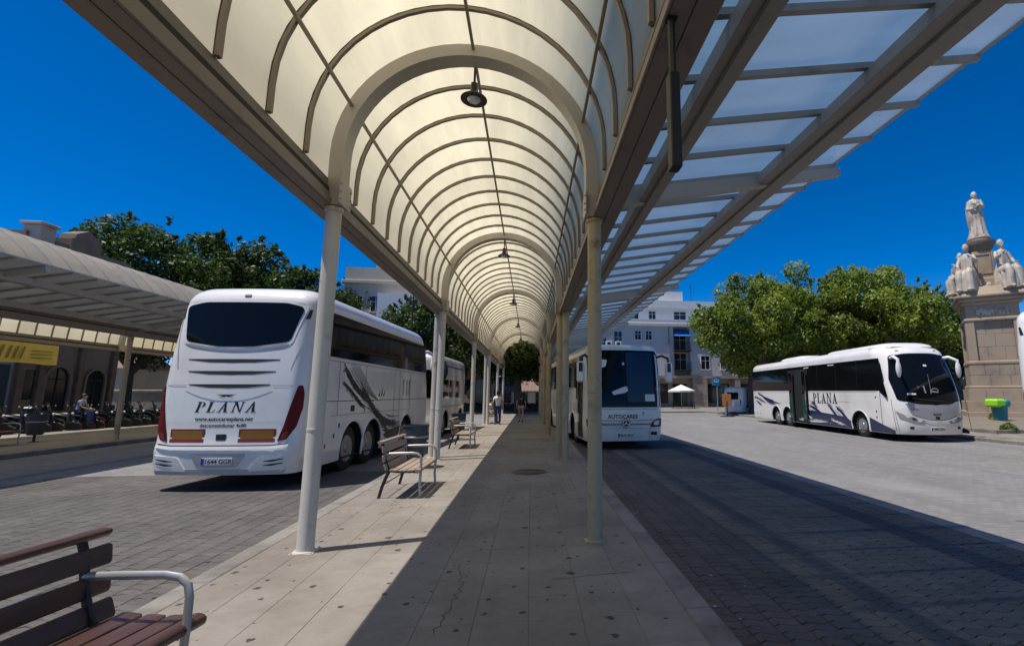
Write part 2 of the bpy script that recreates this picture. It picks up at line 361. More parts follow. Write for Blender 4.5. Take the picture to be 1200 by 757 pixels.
# serif capitals drawn as overlapping flat pieces, cell height 1
def _q(*p): return list(p)
SERIF = {
 'P': (.66, [_q((.08, 0), (.26, 0), (.26, 1), (.08, 1)), _q((0, 0), (.34, 0), (.34, .06), (0, .06)), _q((0, .94), (.3, .94), (.3, 1), (0, 1))]
      + [[(.22+.2*math.sin(a)*1.0+.02, .73+.27*math.cos(a)), (.22+.2*math.sin(b)+.02, .73+.27*math.cos(b)), (.22+.36*math.sin(b)*1.0+.02, .73+.27*math.cos(b)*1.0), (.22+.36*math.sin(a)+.02, .73+.27*math.cos(a))] for a, b in [(math.pi*k/8, math.pi*(k+1)/8) for k in range(8)]]
      + [_q((.22, .94), (.3, .94), (.3, 1), (.22, 1)), _q((.22, .46), (.3, .46), (.3, .505), (.22, .505))]),
 'L': (.62, [_q((.08, 0), (.26, 0), (.26, 1), (.08, 1)), _q((0, .94), (.34, .94), (.34, 1), (0, 1)), _q((0, 0), (.56, 0), (.56, .05), (0, .05)), _q((.5, .05), (.56, .05), (.6, .28), (.57, .28))]),
 'A': (.78, [_q((.10, 0), (.18, 0), (.43, .9), (.36, 1)), _q((.47, 0), (.67, 0), (.43, 1), (.33, 1)), _q((.2, .33), (.55, .33), (.55, .38), (.2, .38)), _q((0, 0), (.27, 0), (.27, .06), (0, .06)), _q((.42, 0), (.76, 0), (.76, .06), (.42, .06))]),
 'N': (.82, [_q((.11, 0), (.19, 0), (.19, 1), (.11, 1)), _q((.61, 0), (.69, 0), (.69, 1), (.61, 1)), _q((.06, 1), (.26, 1), (.69, 0), (.6, 0)), _q((0, 0), (.28, 0), (.28, .06), (0, .06)), _q((0, .94), (.2, .94), (.2, 1), (0, 1)), _q((.52, .94), (.78, .94), (.78, 1), (.52, 1))]),
}
def serif_word(word, h, shear=.0, gap=.1, sx=1.0):
    v = []; f = []; x = 0
    for ch in word:
        w, polys = SERIF[ch]
        for p in polys:
            o = len(v); v += [((x+a+shear*b)*h*sx, b*h, 0) for a, b in p]; f.append(tuple(range(o, o+len(p))))
        x += w+gap
    tot = (x-gap)*h*sx
    return [(a-tot/2, b, 0) for a, b, c in v], f
# ------------------------------------------------------------------ ground, roads, platforms
DX = -15.45            # the second platform and shelter stand this far to the left
KL, KR = -2.93, 1.40   # kerb lines of the near platform
PY0, PY1 = -10.0, 40.6
PZ = .14
g = kind(MB().box(-900, 900, -300, 1500, -1, -.03).build("ground", "tarmac_far", smooth=0), 'structure')
def sheet_obj(name, x0, x1, y0, y1, z, mat): return kind(MB().box(x0, x1, y0, y1, z-.02, z).build(name, mat, smooth=0), 'structure')
RE, LE = 5.5, -9.9      # outer edges of the two paved bus bays
road_r = sheet_obj("road", RE, 16.9, -60, 64, .006, "asphalt_pale")
sheet_obj("road", KR-.3, RE, 17.6, 64, .006, "asphalt_pale")
road_l = sheet_obj("bus_lane", DX+KR-.3, LE, -60, 64, .006, "asphalt_pale")
sheet_obj("bus_lane", LE, KL+.3, 11.6, 64, .006, "asphalt_pale")
road_far = sheet_obj("station_forecourt", -60, DX-5.75+.3, -60, 70, .002, "asphalt_pale")
bed_r = sheet_obj("bus_bay", KR-.3, RE, -60, 17.6, -.006, "joint_sand")
bed_l = sheet_obj("bus_bay", LE, KL+.3, -60, 11.6, -.006, "joint_sand")
# zigzag interlocking pavers; the nearest are single objects, the rest one joined part
PW, PH = .225, .112
def zig(t): t = t % 1.0; return .052*(1-abs(2*((t*1.0) % 1.0)-1)*2)*.5
def paver_outline(g=.0028):
    xs = [g, PW*.25, PW*.5, PW*.75, PW-g]
    lo = [(x, g+zig(x/PW+.25)) for x in xs]; hi = [(x, PH-g+zig(x/PW+.25)) for x in xs[::-1]]
    return lo+hi
OUT = paver_outline()
def paver_geo(mb, x, y, z, tx, ty):
    n = len(OUT); c = 0.007; vs = []
    cx_, cy_ = PW/2, PH/2
    for (px, py) in OUT: vs.append((x+px, y+py, -.002))
    for (px, py) in OUT: vs.append((x+px, y+py, z-.005+(px-cx_)*tx+(py-cy_)*ty))
    for (px, py) in OUT:
        qx = px+(cx_-px)*.05; qy = py+(cy_-py)*.09; vs.append((x+qx, y+qy, z+(qx-cx_)*tx+(qy-cy_)*ty))
    fs = [tuple(range(2*n, 3*n))]+[(r*n+i, r*n+(i+1) % n, (r+1)*n+(i+1) % n, (r+1)*n+i) for r in (0, 1) for i in range(n)]
    mb.add(vs, fs)
def pave(parent, x0, x1, y0, y1, focus, seed):
    rnd = random.Random(seed); cells = []
    nx_ = round((x1-x0)/PW); ny_ = round((y1-y0)/PH)
    for j in range(ny_):
        for i in range(nx_):
            cells.append((x0+i*PW, y0+j*PH))
    near = set(sorted(range(len(cells)), key=lambda k: (cells[k][0]-focus[0])**2+(cells[k][1]-focus[1])**2)[:290])
    big = MB(); variants = []
    for k in range(6):
        m = MB(); paver_geo(m, 0, 0, .012+rnd.uniform(-.0018, .0018), rnd.uniform(-.012, .012), rnd.uniform(-.018, .018)); variants.append(m.mesh("paver", "paver", 0))
    for k, (x, y) in enumerate(cells):
        if k in near: link("paver", variants[rnd.randrange(6)], parent, (x, y, 0))
        else: paver_geo(big, x, y, .012+rnd.uniform(-.0018, .0018), rnd.uniform(-.012, .012), rnd.uniform(-.018, .018))
    kind(big.build("paving", "paver", parent, 0), 'stuff')
pave(bed_r, 1.41, RE-.02, 2.2, 17.6, (3.2, 3.6), 1)
pave(bed_l, LE+.02, KL-.005, 2.4, 11.6, (-3.9, 4.4), 2)
# platforms: core, tiles, kerb stones
def platform(dx, near, KL=KL):
    core = kind(MB().box(dx+KL+.1, dx+KR-.1, PY0, PY1, -.02, PZ-.005).build("platform", "tile_joint", smooth=0), 'structure')
    rnd = random.Random(5); T = .405; x0 = dx+KL+.22; nxt = round((KR-KL-.44)/.389); tw = (KR-KL-.44)/nxt
    variants = []
    def tile(mb, x, y, z, tx, ty, w=tw, h=T):
        g_ = .0012; b = .002
        vs = [(x+g_, y+g_, -.02), (x+w-g_, y+g_, -.02), (x+w-g_, y+h-g_, -.02), (x+g_, y+h-g_, -.02)]
        def t(px, py, dz=0): return (px, py, z+dz+(px-x-w/2)*tx+(py-y-h/2)*ty)
        vs += [t(x+g_, y+g_, -b), t(x+w-g_, y+g_, -b), t(x+w-g_, y+h-g_, -b), t(x+g_, y+h-g_, -b)]
        a = g_+b; vs += [t(x+a, y+a), t(x+w-a, y+a), t(x+w-a, y+h-a), t(x+a, y+h-a)]
        mb.add(vs, [(8, 9, 10, 11)]+[(r+i, r+(i+1) % 4, r+4+(i+1) % 4, r+4+i) for r in (0, 4) for i in range(4)])
    for k in range(5):
        m = MB(); tile(m, 0, 0, 0, rnd.uniform(-.003, .003), rnd.uniform(-.003, .003)); variants.append(m.mesh("tile", "platform_tile", 0))
    big = MB(); ys = np.arange(PY0+.3, PY1-.3-T, T); cnt = 0
    for j, y in enumerate(ys):
        for i in range(nxt):
            if near and y > 2.3 and cnt < 290: link("tile", variants[rnd.randrange(5)], core, (x0+i*tw, y, PZ)); cnt += 1
            else: tile(big, x0+i*tw, y, PZ, rnd.uniform(-.003, .003), rnd.uniform(-.003, .003))
    kind(big.build("tiling", "platform_tile", core, 0), 'stuff')
    L = .98
    mk = MB().box(0, .215, .004, L-.004, -.15, .002, 0, .014).mesh("kerb_stone", "kerb_stone", 20)
    for side in (0, 1):
        for k in range(int((PY1-PY0)/L)):
            x = dx+KL if side == 0 else dx+KR-.215
            link("kerb_stone", mk, core, (x+rnd.uniform(-.003, .003), PY0+k*L, PZ+rnd.uniform(-.003, .003)))
    mk2 = MB().box(0, .97, 0, .215, -.15, .002, 0, .014).mesh("kerb_stone", "kerb_stone", 20)
    for k in range(int((KR-KL-.4)/.97)): link("kerb_stone", mk2, core, (dx+KL+.22+k*.98, PY1-.22, PZ))
    return core
pl = platform(0, True)
pl2 = platform(DX, False, -5.75)
# cracks across the near paving
def crack(pts, w):
    m = MB(); 
    for (a, b) in zip(pts[:-1], pts[1:]):
        d = Vector((b[0]-a[0], b[1]-a[1], 0)).normalized(); n_ = Vector((-d.y, d.x, 0))*w/2
        z = PZ+.003
        m.add([(a[0]-n_.x, a[1]-n_.y, z), (a[0]+n_.x, a[1]+n_.y, z), (b[0]+n_.x, b[1]+n_.y, z), (b[0]-n_.x, b[1]-n_.y, z)], [(3, 2, 1, 0)])
    m.build("crack", "crack", pl, 0)
def jag(p, q, n, a, seed):
    r = random.Random(seed); return [(p[0]+(q[0]-p[0])*i/n+(r.uniform(-a, a) if 0 < i < n else 0), p[1]+(q[1]-p[1])*i/n+(r.uniform(-a, a)*.6 if 0 < i < n else 0)) for i in range(n+1)]
crack(jag((-.62, 3.55), (-.55, 4.35), 14, .03, 1), .005)
crack(jag((-.55, 4.35), (-.66, 4.9), 9, .025, 2), .004)
crack(jag((-.62, 5.6), (-.36, 6.3), 10, .03, 3), .0045)
crack(jag((.2, 4.4), (.95, 4.5), 8, .02, 4), .005)
# manhole cover in the platform
mh = thing("manhole_cover", "round dark iron manhole cover set in the shaded platform paving", "manhole cover", (0, 10.21, PZ))
MB().lathe([(.36, -.03), (.36, .006), (.335, .008), (.335, .004), (.32, .004), (.001, .006)], 32).build("frame", "iron_black", mh)
mm = MB()
for r in (.1, .2, .28): mm.lathe([(r-.012, .003), (r-.01, .009), (r+.01, .009), (r+.012, .003)], 28)
mm.build("lid_pattern", "iron_black", mh)
# far pavements
far_pave = kind(MB().box(-60, 16.9, 44.5, 70, -.02, .12, 0, .01).build("pavement", "kerb_stone", smooth=0), 'structure')
rp = kind(MB().box(16.9, 60, -40, 70, -.02, .13, 0, .01).build("pavement", "kerb_stone", smooth=0), 'structure')
mk = MB().box(-.16, 0, .004, .976, -.14, .004, 0, .012).mesh("kerb_stone", "kerb_stone", 20)
for k in range(46): link("kerb_stone", mk, rp, (16.9, 2+k*.98, .13))
fk = MB().box(.004, .976, -.16, 0, -.14, .004, 0, .012).mesh("kerb_stone", "kerb_stone", 20)
for k in range(34): link("kerb_stone", fk, far_pave, (-17+k*.98, 44.5, .12))
# planted mound round the monument
def mound():
    m = MB(); N, K = 26, 22; rnd = random.Random(3); rows = []
    for j in range(K):
        y = 17.6+j*(34-17.6)/(K-1); row = []
        for i in range(N):
            x = 19.2+i*(36-19.2)/(N-1)
            e = min((x-19.2)/1.6, (36-x)/1.6, (y-17.6)/1.6, (34-y)/1.6, 1); e = max(0, e)
            row.append((x, y, .12+.34*(e*e*(3-2*e))+(rnd.uniform(-.03, .03) if e > 0 else 0)))
        rows.append(row)
    m.loft(rows, cap=False, closed=False); return kind(m.build("planting_bed", "earth"), 'structure')
mound()
kb = MB().box(-.12, .0, .004, .976, -.1, .16, 0, .012).mesh("edging_stone", "kerb_stone", 20)
pb = bpy.data.objects["planting_bed"]
for k in range(16): link("edging_stone", kb, pb, (19.2, 17.6+k*.98, .13))
for k in range(14): 
    o = link("edging_stone", kb, pb, (19.2+k*.98, 17.6, .13)); o.rotation_euler = (0, 0, -math.pi/2)

# dry leaves and scraps blown along the kerbs
def litter():
    r = random.Random(21); m = MB()
    def bit(x, y, z, s_, mi):
        a = r.uniform(0, 6.28); c, q = math.cos(a)*s_, math.sin(a)*s_; h = s_*r.uniform(.15, .5)
        m.add([(x-c, y-q, z+h*.4), (x+q*.5, y-c*.5, z+.002), (x+c, y+q, z+h), (x-q*.5, y+c*.5, z+.003)], [(0, 1, 2), (0, 2, 3)], mi)
    for k in range(170):
        y = 2.4+26*r.random()**1.5
        bit(KR+.03+abs(r.gauss(0, .22)), y, .016, r.uniform(.012, .032), r.choice((0, 0, 1)))
        bit(KL-.03-abs(r.gauss(0, .2)), y, .016, r.uniform(.012, .03), 0)
    for k in range(60): bit(r.uniform(KL+.2, KR-.2), 2.6+20*r.random(), PZ+.002, r.uniform(.008, .022), r.choice((0, 0, 0, 1)))
    for k in range(60): bit(16.85-abs(r.gauss(0, .3)), r.uniform(8, 40), .01, r.uniform(.02, .05), r.choice((0, 1)))
    o = m.build("leaf_litter", ["dry_leaf", "scrap"], None, 0); kind(o, 'stuff')
pbr("dry_leaf", (.15, .095, .045), .9, var=.4, scale=30); pbr("scrap", (.4, .37, .33), .9)
litter()
# ------------------------------------------------------------------ platform shelter (built once, copied to the left platform)
BAY = 6.85; PITCH = BAY/10; XC = -.78; R0 = 1.555; ZC = 4.45; ZS = 4.17   # vault axis, radius, spring
YS = -8.25; NB = 7; YE = YS+NB*BAY      # bays; posts stand at YS + k*BAY -> -1.4, 5.45, 12.3, 19.15 ...
POSTY = [YS+k*BAY for k in range(NB+1)]
def arc_pts(r, zb=ZS, n=22):
    return [(XC-r, zb)]+[(XC-r*math.cos(math.pi*i/n), ZC+r*math.sin(math.pi*i/n)) for i in range(n+1)]+[(XC+r, zb)]
def arch(mb, ri, ro, y0, y1, zb=ZS, mi=0, n=22):
    a = arc_pts(ri, zb, n); b = arc_pts(ro, zb, n)
    mb.loft([[(p[0], y0, p[1]), (q[0], y0, q[1]), (q[0], y1, q[1]), (p[0], y1, p[1])] for p, q in zip(a, b)], mi)
def awn_z(x): return 4.29+.167*(x-1.0)     # underside of the glass
def make_canopy(label, loc, wide=False):
    global XC, R0, ZC
    XC, R0, ZC = (-2.10, 2.875, 4.19) if wide else (-.78, 1.555, 4.45)
    t = thing("bus_shelter", label, "shelter", loc, 0, "vaulted bus shelters")
    # posts
    def post(x, y):
        m = MB(); m.lathe([(.11, PZ), (.11, PZ+.012), (.088, PZ+.02), (.083, PZ+.04), (.083, 3.80), (.1, 3.81), (.1, 3.848)], 18)
        for z in (1.35+(.4 if x > 0 else 0),): m.lathe([(.083, z), (.086, z+.004), (.086, z+.03), (.083, z+.034)], 18)
        m.box(-.115, .115, -.115, .115, PZ, PZ+.006)
        for bx_ in (-.095, .095):
            for by_ in (-.095, .095): m.cyl((bx_, by_, PZ), (bx_, by_, PZ+.018), .011, n=6)
        m.build("post", "post_mustard" if x > 0 else "post_paint", t, loc=(x, y, 0))
    for k, y in enumerate(POSTY):
        post(.735, y)
        if not (wide and k in (4, 5)): post(2*XC-.735+.015, y)
        if k in (3, 5) and not wide: post(-2.5, y+.48); post(.87, y-.32)
    # eave beams with gutter
    for s in (-1, 1):
        X = lambda x: XC+s*(x-XC)          # mirrored about the vault axis
        def bx(m, x0, x1, z0, z1, mi=0, y0=YS-.3, y1=YE+.3, b=.006):
            a, c = sorted((X(x0), X(x1))); m.box(a, c, y0, y1, z0, z1, mi, b)
        m = MB(); bx(m, .865, 1.01, 3.85, 4.03); bx(m, .735, .86, 3.856, 4.0, 0); bx(m, .71, .73, 3.852, 3.93); m.build("eave_beam", "beam_paint", t, 0)
        m = MB(); bx(m, .745, .95, 4.0, 4.06); m.build("gutter", "gutter_dark", t, 0)
        m = MB(); bx(m, .768, .99, 4.06, 4.17); bx(m, .76, .79, 4.02, 4.10); m.build("eave_rail", "brown_paint", t, 0)
    # main arches over the posts
    def big_arch(y0, y1):
        m = MB(); arch(m, R0-.155, R0-.002, y0, y1, 3.86, n=28); m.build("main_arch", "cream_paint", t, smooth=30)
    for k, y in enumerate(POSTY): big_arch(y-.11, y+.11)
    # gusset plates with bolts where arch, beam and post meet
    for y in POSTY:
        for s_ in (-1, 1):
            x = XC+s_*(R0-.16); m = MB(); m.box(x-.006, x+.006, y-.17, y+.17, 3.87, 4.16)
            for by_ in (-.14, .14):
                for bz_ in (3.92, 4.0, 4.1): m.cyl((x-s_*.006, y+by_, bz_), (x-s_*.02, y+by_, bz_), .013, n=6)
            m.build("gusset_plate", "cream_paint", t, 0)
    # small ribs and sheets, sharing data
    mr = MB(); arch(mr, R0-.045, R0-.012, -.021, .021); arch(mr, R0-.026, R0-.003, .0215, .030, ZS, 1); arch(mr, R0+.006, R0+.012, -.02, .02, ZS, 2)
    rib = mr.mesh("rib", ["rib_paint", "gasket", "cream_paint"], 30)
    ms = MB(); a = arc_pts(R0, ZS, 26)
    ms.loft([[(p[0], 0, p[1]), (p[0], PITCH, p[1])] for p in a], cap=False, closed=False); sh = ms.mesh("roof_sheet", "polycarbonate", 60)
    for i in range(NB*10):
        y = YS+i*PITCH; link("roof_sheet", sh, t, (0, y, 0))
        if i % 10: link("arch_rib", rib, t, (0, y, 0))
    # purlins
    for ang in (0, 1, 2):
        th = {0: math.pi/2, 1: math.pi-math.acos(1.41/1.46)*1.0, 2: math.acos(1.41/1.46)}[ang]
        th = {0: math.pi/2, 1: math.pi-.43, 2: .43}[ang]
        r = R0-.062; x, z = XC+r*math.cos(th), ZC+r*math.sin(th)
        m = MB()
        for k in range(NB): m.box(x-.017, x+.017, POSTY[k]+.1, POSTY[k+1]-.1, z-.017, z+.017, 0, .003)
        m.build("purlin", "rib_paint", t, 0)
    # end arches
    for y in (YS-.14, YE+.1):
        m = MB(); arch(m, R0-.12, R0+.03, y-.03, y+.03); m.build("end_arch", "cream_paint", t)
    # glass awning on the right
    m = MB(); m.box(1.29, 1.375, YS-.3, YE+.3, 4.10, 4.26, 0, .004); m.box(1.385, 1.50, YS-.3, YE+.3, 4.075, 4.245, 0, .004); m.box(1.374, 1.386, YS-.3, YE+.3, 4.09, 4.1); m.build("awning_beam", "awning_paint", t, 0)
    m = MB(); m.box(2.86, 3.0, YS-.3, YE+.3, 4.42, 4.55, 0, .004); m.box(3.01, 3.2, YS-.3, YE+.3, 4.395, 4.56, 0, .004); m.box(2.999, 3.011, YS-.3, YE+.3, 4.41, 4.43); m.build("awning_beam", "awning_paint", t, 0)
    for y in POSTY:
        m = MB(); m.loft([[(1.0, y-.06, 4.02), (1.0, y+.06, 4.02), (1.0, y+.06, 4.23), (1.0, y-.06, 4.23)], [(4.02, y-.05, 4.61), (4.02, y+.05, 4.61), (4.02, y+.05, 4.72), (4.02, y-.05, 4.72)]])
        m.build("awning_arm", "cream_paint", t, 0)
    mb_ = MB(); mb_.loft([[(x, -.025, awn_z(x)-.06), (x, .025, awn_z(x)-.06), (x, .025, awn_z(x)-.004), (x, -.025, awn_z(x)-.004)] for x in (.99, 3.98)])
    mb_.loft([[(x, .026, awn_z(x)-.03), (x, .036, awn_z(x)-.03), (x, .036, awn_z(x)-.003), (x, .026, awn_z(x)-.003)] for x in (.99, 3.97)], 1)
    bar = mb_.mesh("glazing_bar", ["awning_paint", "gasket"], 0)
    pane1 = MB().add([(.80, 0, awn_z(.80)+.004), (3.96, 0, awn_z(3.96)+.004), (3.96, PITCH, awn_z(3.96)+.004), (.80, PITCH, awn_z(.80)+.004)], [(0, 1, 2, 3)]).mesh("glass_pane", "grey_glass" if wide else "frosted_glass", 0)
    for i in range(NB*10):
        y = YS+i*PITCH; link("glass_pane", pane1, t, (0, y, 0)); link("glazing_bar", bar, t, (0, y, 0))
    m = MB(); m.box(3.945, 3.975, YS, YE, awn_z(3.96)-.02, awn_z(3.96)+.012); m.build("edge_trim", "cream_paint", t, 0)
    return t
canopy2 = make_canopy("second wider vaulted shelter with grey glass awning, on the left platform behind the coach", (DX, 0, 0), True)
canopy = make_canopy("cream barrel vaulted bus shelter overhead on slim posts with a glass awning on its right", (0, 0, 0))
# pendant lamps
lampm = None
for k in range(2, 8):
    y = POSTY[k]+.12
    lab = ["", "", "nearest black dish lamp under the shelter crown, the largest of the row", "second black pendant lamp along the shelter crown", "third pendant lamp along the vault, small in the distance", "fourth pendant lamp along the vault, smaller still", "fifth pendant lamp far down the vault", "last tiny pendant lamp near the far end of the vault"][k]
    L = thing("pendant_lamp", lab, "lamp", (XC, y, 5.43), 0, "pendant lamps along the vault")
    MB().lathe([(.015, .56), (.015, .16)], 8).add([], []).build("stem", "black_plastic", L)
    m = MB(); m.lathe([(.045, .2), (.05, .1), (.075, .05), (.13, .02), (.165, -.01), (.165, -.022), (.1, -.018), (.001, -.018)], 20); m.build("shade", "black_plastic", L)
    MB().lathe([(.001, -.05), (.06, -.045), (.085, -.022), (.085, -.018)], 16).build("lens", "lamp_glass", L)
# black sign bracket under the near right beam
sb = thing("hanging_sign_bracket", "black bracket hanging from the right eave beam near the top of the picture", "bracket", (.755, 2.31, 0))
MB().box(-.03, .03, -.03, .03, 3.842, 3.85).cyl((0, 0, 3.42), (0, 0, 3.845), .022, n=8).build("rod", "iron_black", sb)
MB().box(-.029, .029, -.04, .04, 2.94, 3.5, 0, .006).build("sign_case", "iron_black", sb)
# cloth banner under the left shelter
bn = thing("banner", "long yellow cloth banner with brown lettering strung under the left shelter", "banner", (0, 0, 0))
m = MB(); bz0, bz1 = 2.98, 3.80; by0, by1 = 18.6, 22.85
nn = 24; m.loft([[(-20.3+.035*math.sin(i*1.1), by0+(by1-by0)*i/nn, bz0+.02*math.sin(i*.5)), (-20.3+.012*math.sin(i*1.1), by0+(by1-by0)*i/nn, bz1)] for i in range(nn+1)], cap=False, closed=False)
m.build("cloth", "banner_yellow", bn)
m = MB(); r = random.Random(4)
for i, (y, w) in enumerate([(16.7, .2), (17.02, .1), (17.3, .2), (17.62, .09), (17.8, .12), (18.08, .09), (18.3, .09), (18.52, .09)]):
    z0, z1 = 2.98, 3.48
    y = y*1.1+.9; z0 += .16; z1 += .16; m.add([(-20.24, y, z0), (-20.24, y+w, z0), (-20.24, y+w+.12, z1), (-20.24, y+.12, z1)], [(0, 1, 2, 3)])
for k in range(3): m.add([(-20.24, 21.7, 3.2+k*.14), (-20.24, 22.6, 3.22+k*.14), (-20.24, 22.6, 3.25+k*.14), (-20.24, 21.7, 3.24+k*.14)], [(0, 1, 2, 3)])
m.build("lettering", "banner_brown", bn)
# ------------------------------------------------------------------ coaches
# local frame: +Y is the driving direction, rear bumper at y=0, right side at +X
class Bus:
    def __init__(s, L, W, H, z0=.30, zs=None, rr=.28, rf=.35, br=.10, bf=.22, rake_f=.35, rake_r=.12, tum=.05, rs=.30):
        s.L, s.W, s.H, s.z0 = L, W/2, H, z0; s.zs = zs or H-.34
        s.rr, s.rf, s.br, s.bf, s.kf, s.kr, s.tum, s.rs = rr, rf, br, bf, rake_f, rake_r, tum, rs
    def sh(s, z):
        if z <= s.zs: return 0.0
        t = min(.999, (z-s.zs)/(s.H-s.zs)); return 1-math.sqrt(1-t*t)
    def hw(s, z):
        t = max(0, (z-1.5)/(s.H-1.5)); b = max(0, (.75-z)/.45)
        return s.W-s.tum*t*t-.03*b*b-s.sh(z)*s.rs
    def rear0(s, z):
        t = max(0, (z-1.0)/(s.H-1.0)); b = max(0, (.85-z)/.55)
        return s.kr*t*t+.05*(1-max(0, min(1, (z-.75)/.15)))*-1+.05+.03*b*b+s.sh(z)*s.rs*1.1
    def front0(s, z):
        t = max(0, (z-1.15)/(s.H-1.15)); b = max(0, (.7-z)/.4)
        return s.L-s.kf*t**1.6-.06*b*b-s.sh(z)*s.rs*1.3
    def end(s, x, z, f):
        w = s.hw(z); r = s.rf if f else s.rr; bow = s.bf if f else s.br
        a = min(abs(x), w); e = a-(w-r)
        d = bow*(a/w)**2+(r*(1-math.sqrt(max(0, 1-(e/r)**2))) if e > 0 else 0)
        return s.front0(z)-d if f else s.rear0(z)+d
    def side(s, y, z):
        w = s.hw(z)
        for f in (0, 1):
            r = s.rf if f else s.rr; lim = s.end(w-r, z, f)
            if (f and y > lim) or (not f and y < lim):
                lo, hi = w-r, w
                for _ in range(22):
                    m = (lo+hi)/2
                    v = s.end(m, z, f)
                    if (v > y) == bool(f): lo = m
                    else: hi = m
                return (lo+hi)/2
        return w
    def pt(s, face, a, z):
        if face == 'R': return Vector((s.side(a, z), a, z))
        if face == 'L': return Vector((-s.side(a, z), a, z))
        if face == 'F': return Vector((a, s.end(a, z, 1), z))
        return Vector((a, s.end(a, z, 0), z))
    def off(s, face, a, z, d):
        p = s.pt(face, a, z); e = .01
        u = s.pt(face, a+e, z)-s.pt(face, a-e, z); v = s.pt(face, a, z+e)-s.pt(face, a, z-e)
        n = u.cross(v).normalized()
        ref = {'R': Vector((1, 0, 0)), 'L': Vector((-1, 0, 0)), 'F': Vector((0, 1, 0)), 'B': Vector((0, -1, 0))}[face]
        if n.dot(ref) < 0: n = -n
        return p+n*d
    def perim(s, z, nf=14, nc=9, ys=()):
        w = s.hw(z); P = []
        xr = [-(w-s.rr)+2*(w-s.rr)*i/nf for i in range(nf+1)]
        P += [(x, s.end(x, z, 0)) for x in xr]
        P += [((w-s.rr)+s.rr*math.sin(math.pi/2*i/nc), s.end((w-s.rr)+s.rr*math.sin(math.pi/2*i/nc), z, 0)) for i in range(1, nc+1)]
        P += [(w, y) for y in ys]
        P += [((w-s.rf)+s.rf*math.sin(math.pi/2*i/nc), s.end((w-s.rf)+s.rf*math.sin(math.pi/2*i/nc), z, 1)) for i in range(nc, 0, -1)]
        P += [((w-s.rf)*(1-2*i/nf), s.end((w-s.rf)*(1-2*i/nf), z, 1)) for i in range(nf+1)]
        P += [(-((w-s.rf)+s.rf*math.sin(math.pi/2*i/nc)), s.end((w-s.rf)+s.rf*math.sin(math.pi/2*i/nc), z, 1)) for i in range(1, nc+1)]
        P += [(-w, y) for y in ys[::-1]]
        P += [(-((w-s.rr)+s.rr*math.sin(math.pi/2*i/nc)), s.end((w-s.rr)+s.rr*math.sin(math.pi/2*i/nc), z, 0)) for i in range(nc, 0, -1)]
        return P
    def body(s, parent, mat, arches, ra=.60, za=1.22, cut=None, dash='under_black'):
        # arches: y of the axles. shell above za is closed; below za the sides are skirts cut round the wheels
        ya, yb = min(arches)-ra-.3, max(arches)+ra+.3
        ys = [ya]+[ya+(yb-ya)*k/8 for k in range(1, 8)]+[yb]
        m = MB(); nf, nc = 14, 9
        zu = [za]+[za+(s.zs-za)*k/9 for k in range(1, 10)]+[s.zs+(s.H-s.zs)*t for t in (.2, .4, .58, .73, .85, .94, .985)]
        m.loft([[(x, y, z) for x, y in s.perim(z, nf, nc, ys)] for z in zu], 0, cap=False)
        top = [(x, y, s.H-.002) for x, y in s.perim(zu[-1], nf, nc, ys)]
        c = len(m.v)-len(top); m.f.append(tuple(range(c, c+len(top)))); m.m.append(0)
        zl = [s.z0, s.z0+.06, s.z0+.14, .6, .72, .85, 1.0, za]
        rings = [[(x, y, z) for x, y in s.perim(z, nf, nc, ys)] for z in zl]
        n = len(rings[0]); o = len(m.v); m.v += [p for r in rings for p in r]
        i0 = nf+1+nc; k0 = i0-1+1; NS = len(ys)
        skip = set(range(i0, i0+NS-1))
        j0 = i0+NS+nc+nf+1+nc
        skip |= set(range(j0, j0+NS-1))
        for j in range(len(zl)-1):
            for k in range(n):
                if k in skip: continue
                m.f.append((o+j*n+k, o+j*n+(k+1) % n, o+(j+1)*n+(k+1) % n, o+(j+1)*n+k)); m.m.append(0)
        # skirts
        ax = sorted(arches); edges = [ya]+[e for a in ax for e in (a-ra, a+ra)]+[yb]
        segs = []
        for i in range(len(ax)+1):
            l = None if i == 0 else ax[i-1]; r = None if i == len(ax) else ax[i]; segs.append((l, r))
        def xe(c_, z, sgn):
            dz = z-.5; return c_+sgn*math.sqrt(max(0, ra*ra-dz*dz)) if abs(dz) < ra else c_
        for sg in (1, -1):
            for l, r in segs:
                zz = [z for z in np.linspace(s.z0, za, 15)]
                rows = []
                for z in zz:
                    a = ya if l is None else xe(l, z, 1); b = yb if r is None else xe(r, z, -1)
                    if l is not None and r is not None and a > b: a = b = (a+b)/2
                    rows.append([(sg*s.side(a+(b-a)*t, z), a+(b-a)*t, z) for t in (0, .25, .5, .75, 1)])
                m.loft(rows if sg > 0 else [q[::-1] for q in rows], 0, cap=False, closed=False)
        b = m.build("body", mat, parent, 32)
        u = MB(); u.box(-s.W+.42, s.W-.42, .5, s.L-.7, s.z0+.02, za+.1)
        u.box(-s.W+.1, s.W-.1, .3, s.L-.55, s.z0+.0, s.z0+.03)
        for a in ax:
            for sg in (1, -1):
                rg = []
                for xx in (s.W-.03, s.W-.44):
                    rg.append([(sg*(xx-.02*max(0, (.75-(.5+ra*math.sin(t)))/.45)), a+ra*math.cos(t), .5+ra*math.sin(t)) for t in np.linspace(-.3, math.pi+.3, 15)])
                u.loft(rg if sg > 0 else rg[::-1], 0, cap=False, closed=False)
        u.build("underbody", "under_black", parent, 0)
        for a in ax:
            for sg in (1, -1):
                f = 'R' if sg > 0 else 'L'
                rg = [[s.off(f, a+q*math.cos(t), .5+q*math.sin(t), d) for q, d in ((ra-.004, -.02), (ra, .012), (ra+.035, .012), (ra+.05, -.004))] for t in np.linspace(-.3, math.pi+.3, 19)]
                MB().loft(rg, 0, cap=False, closed=False).build("arch_lip", mat, parent, 40)
        return b
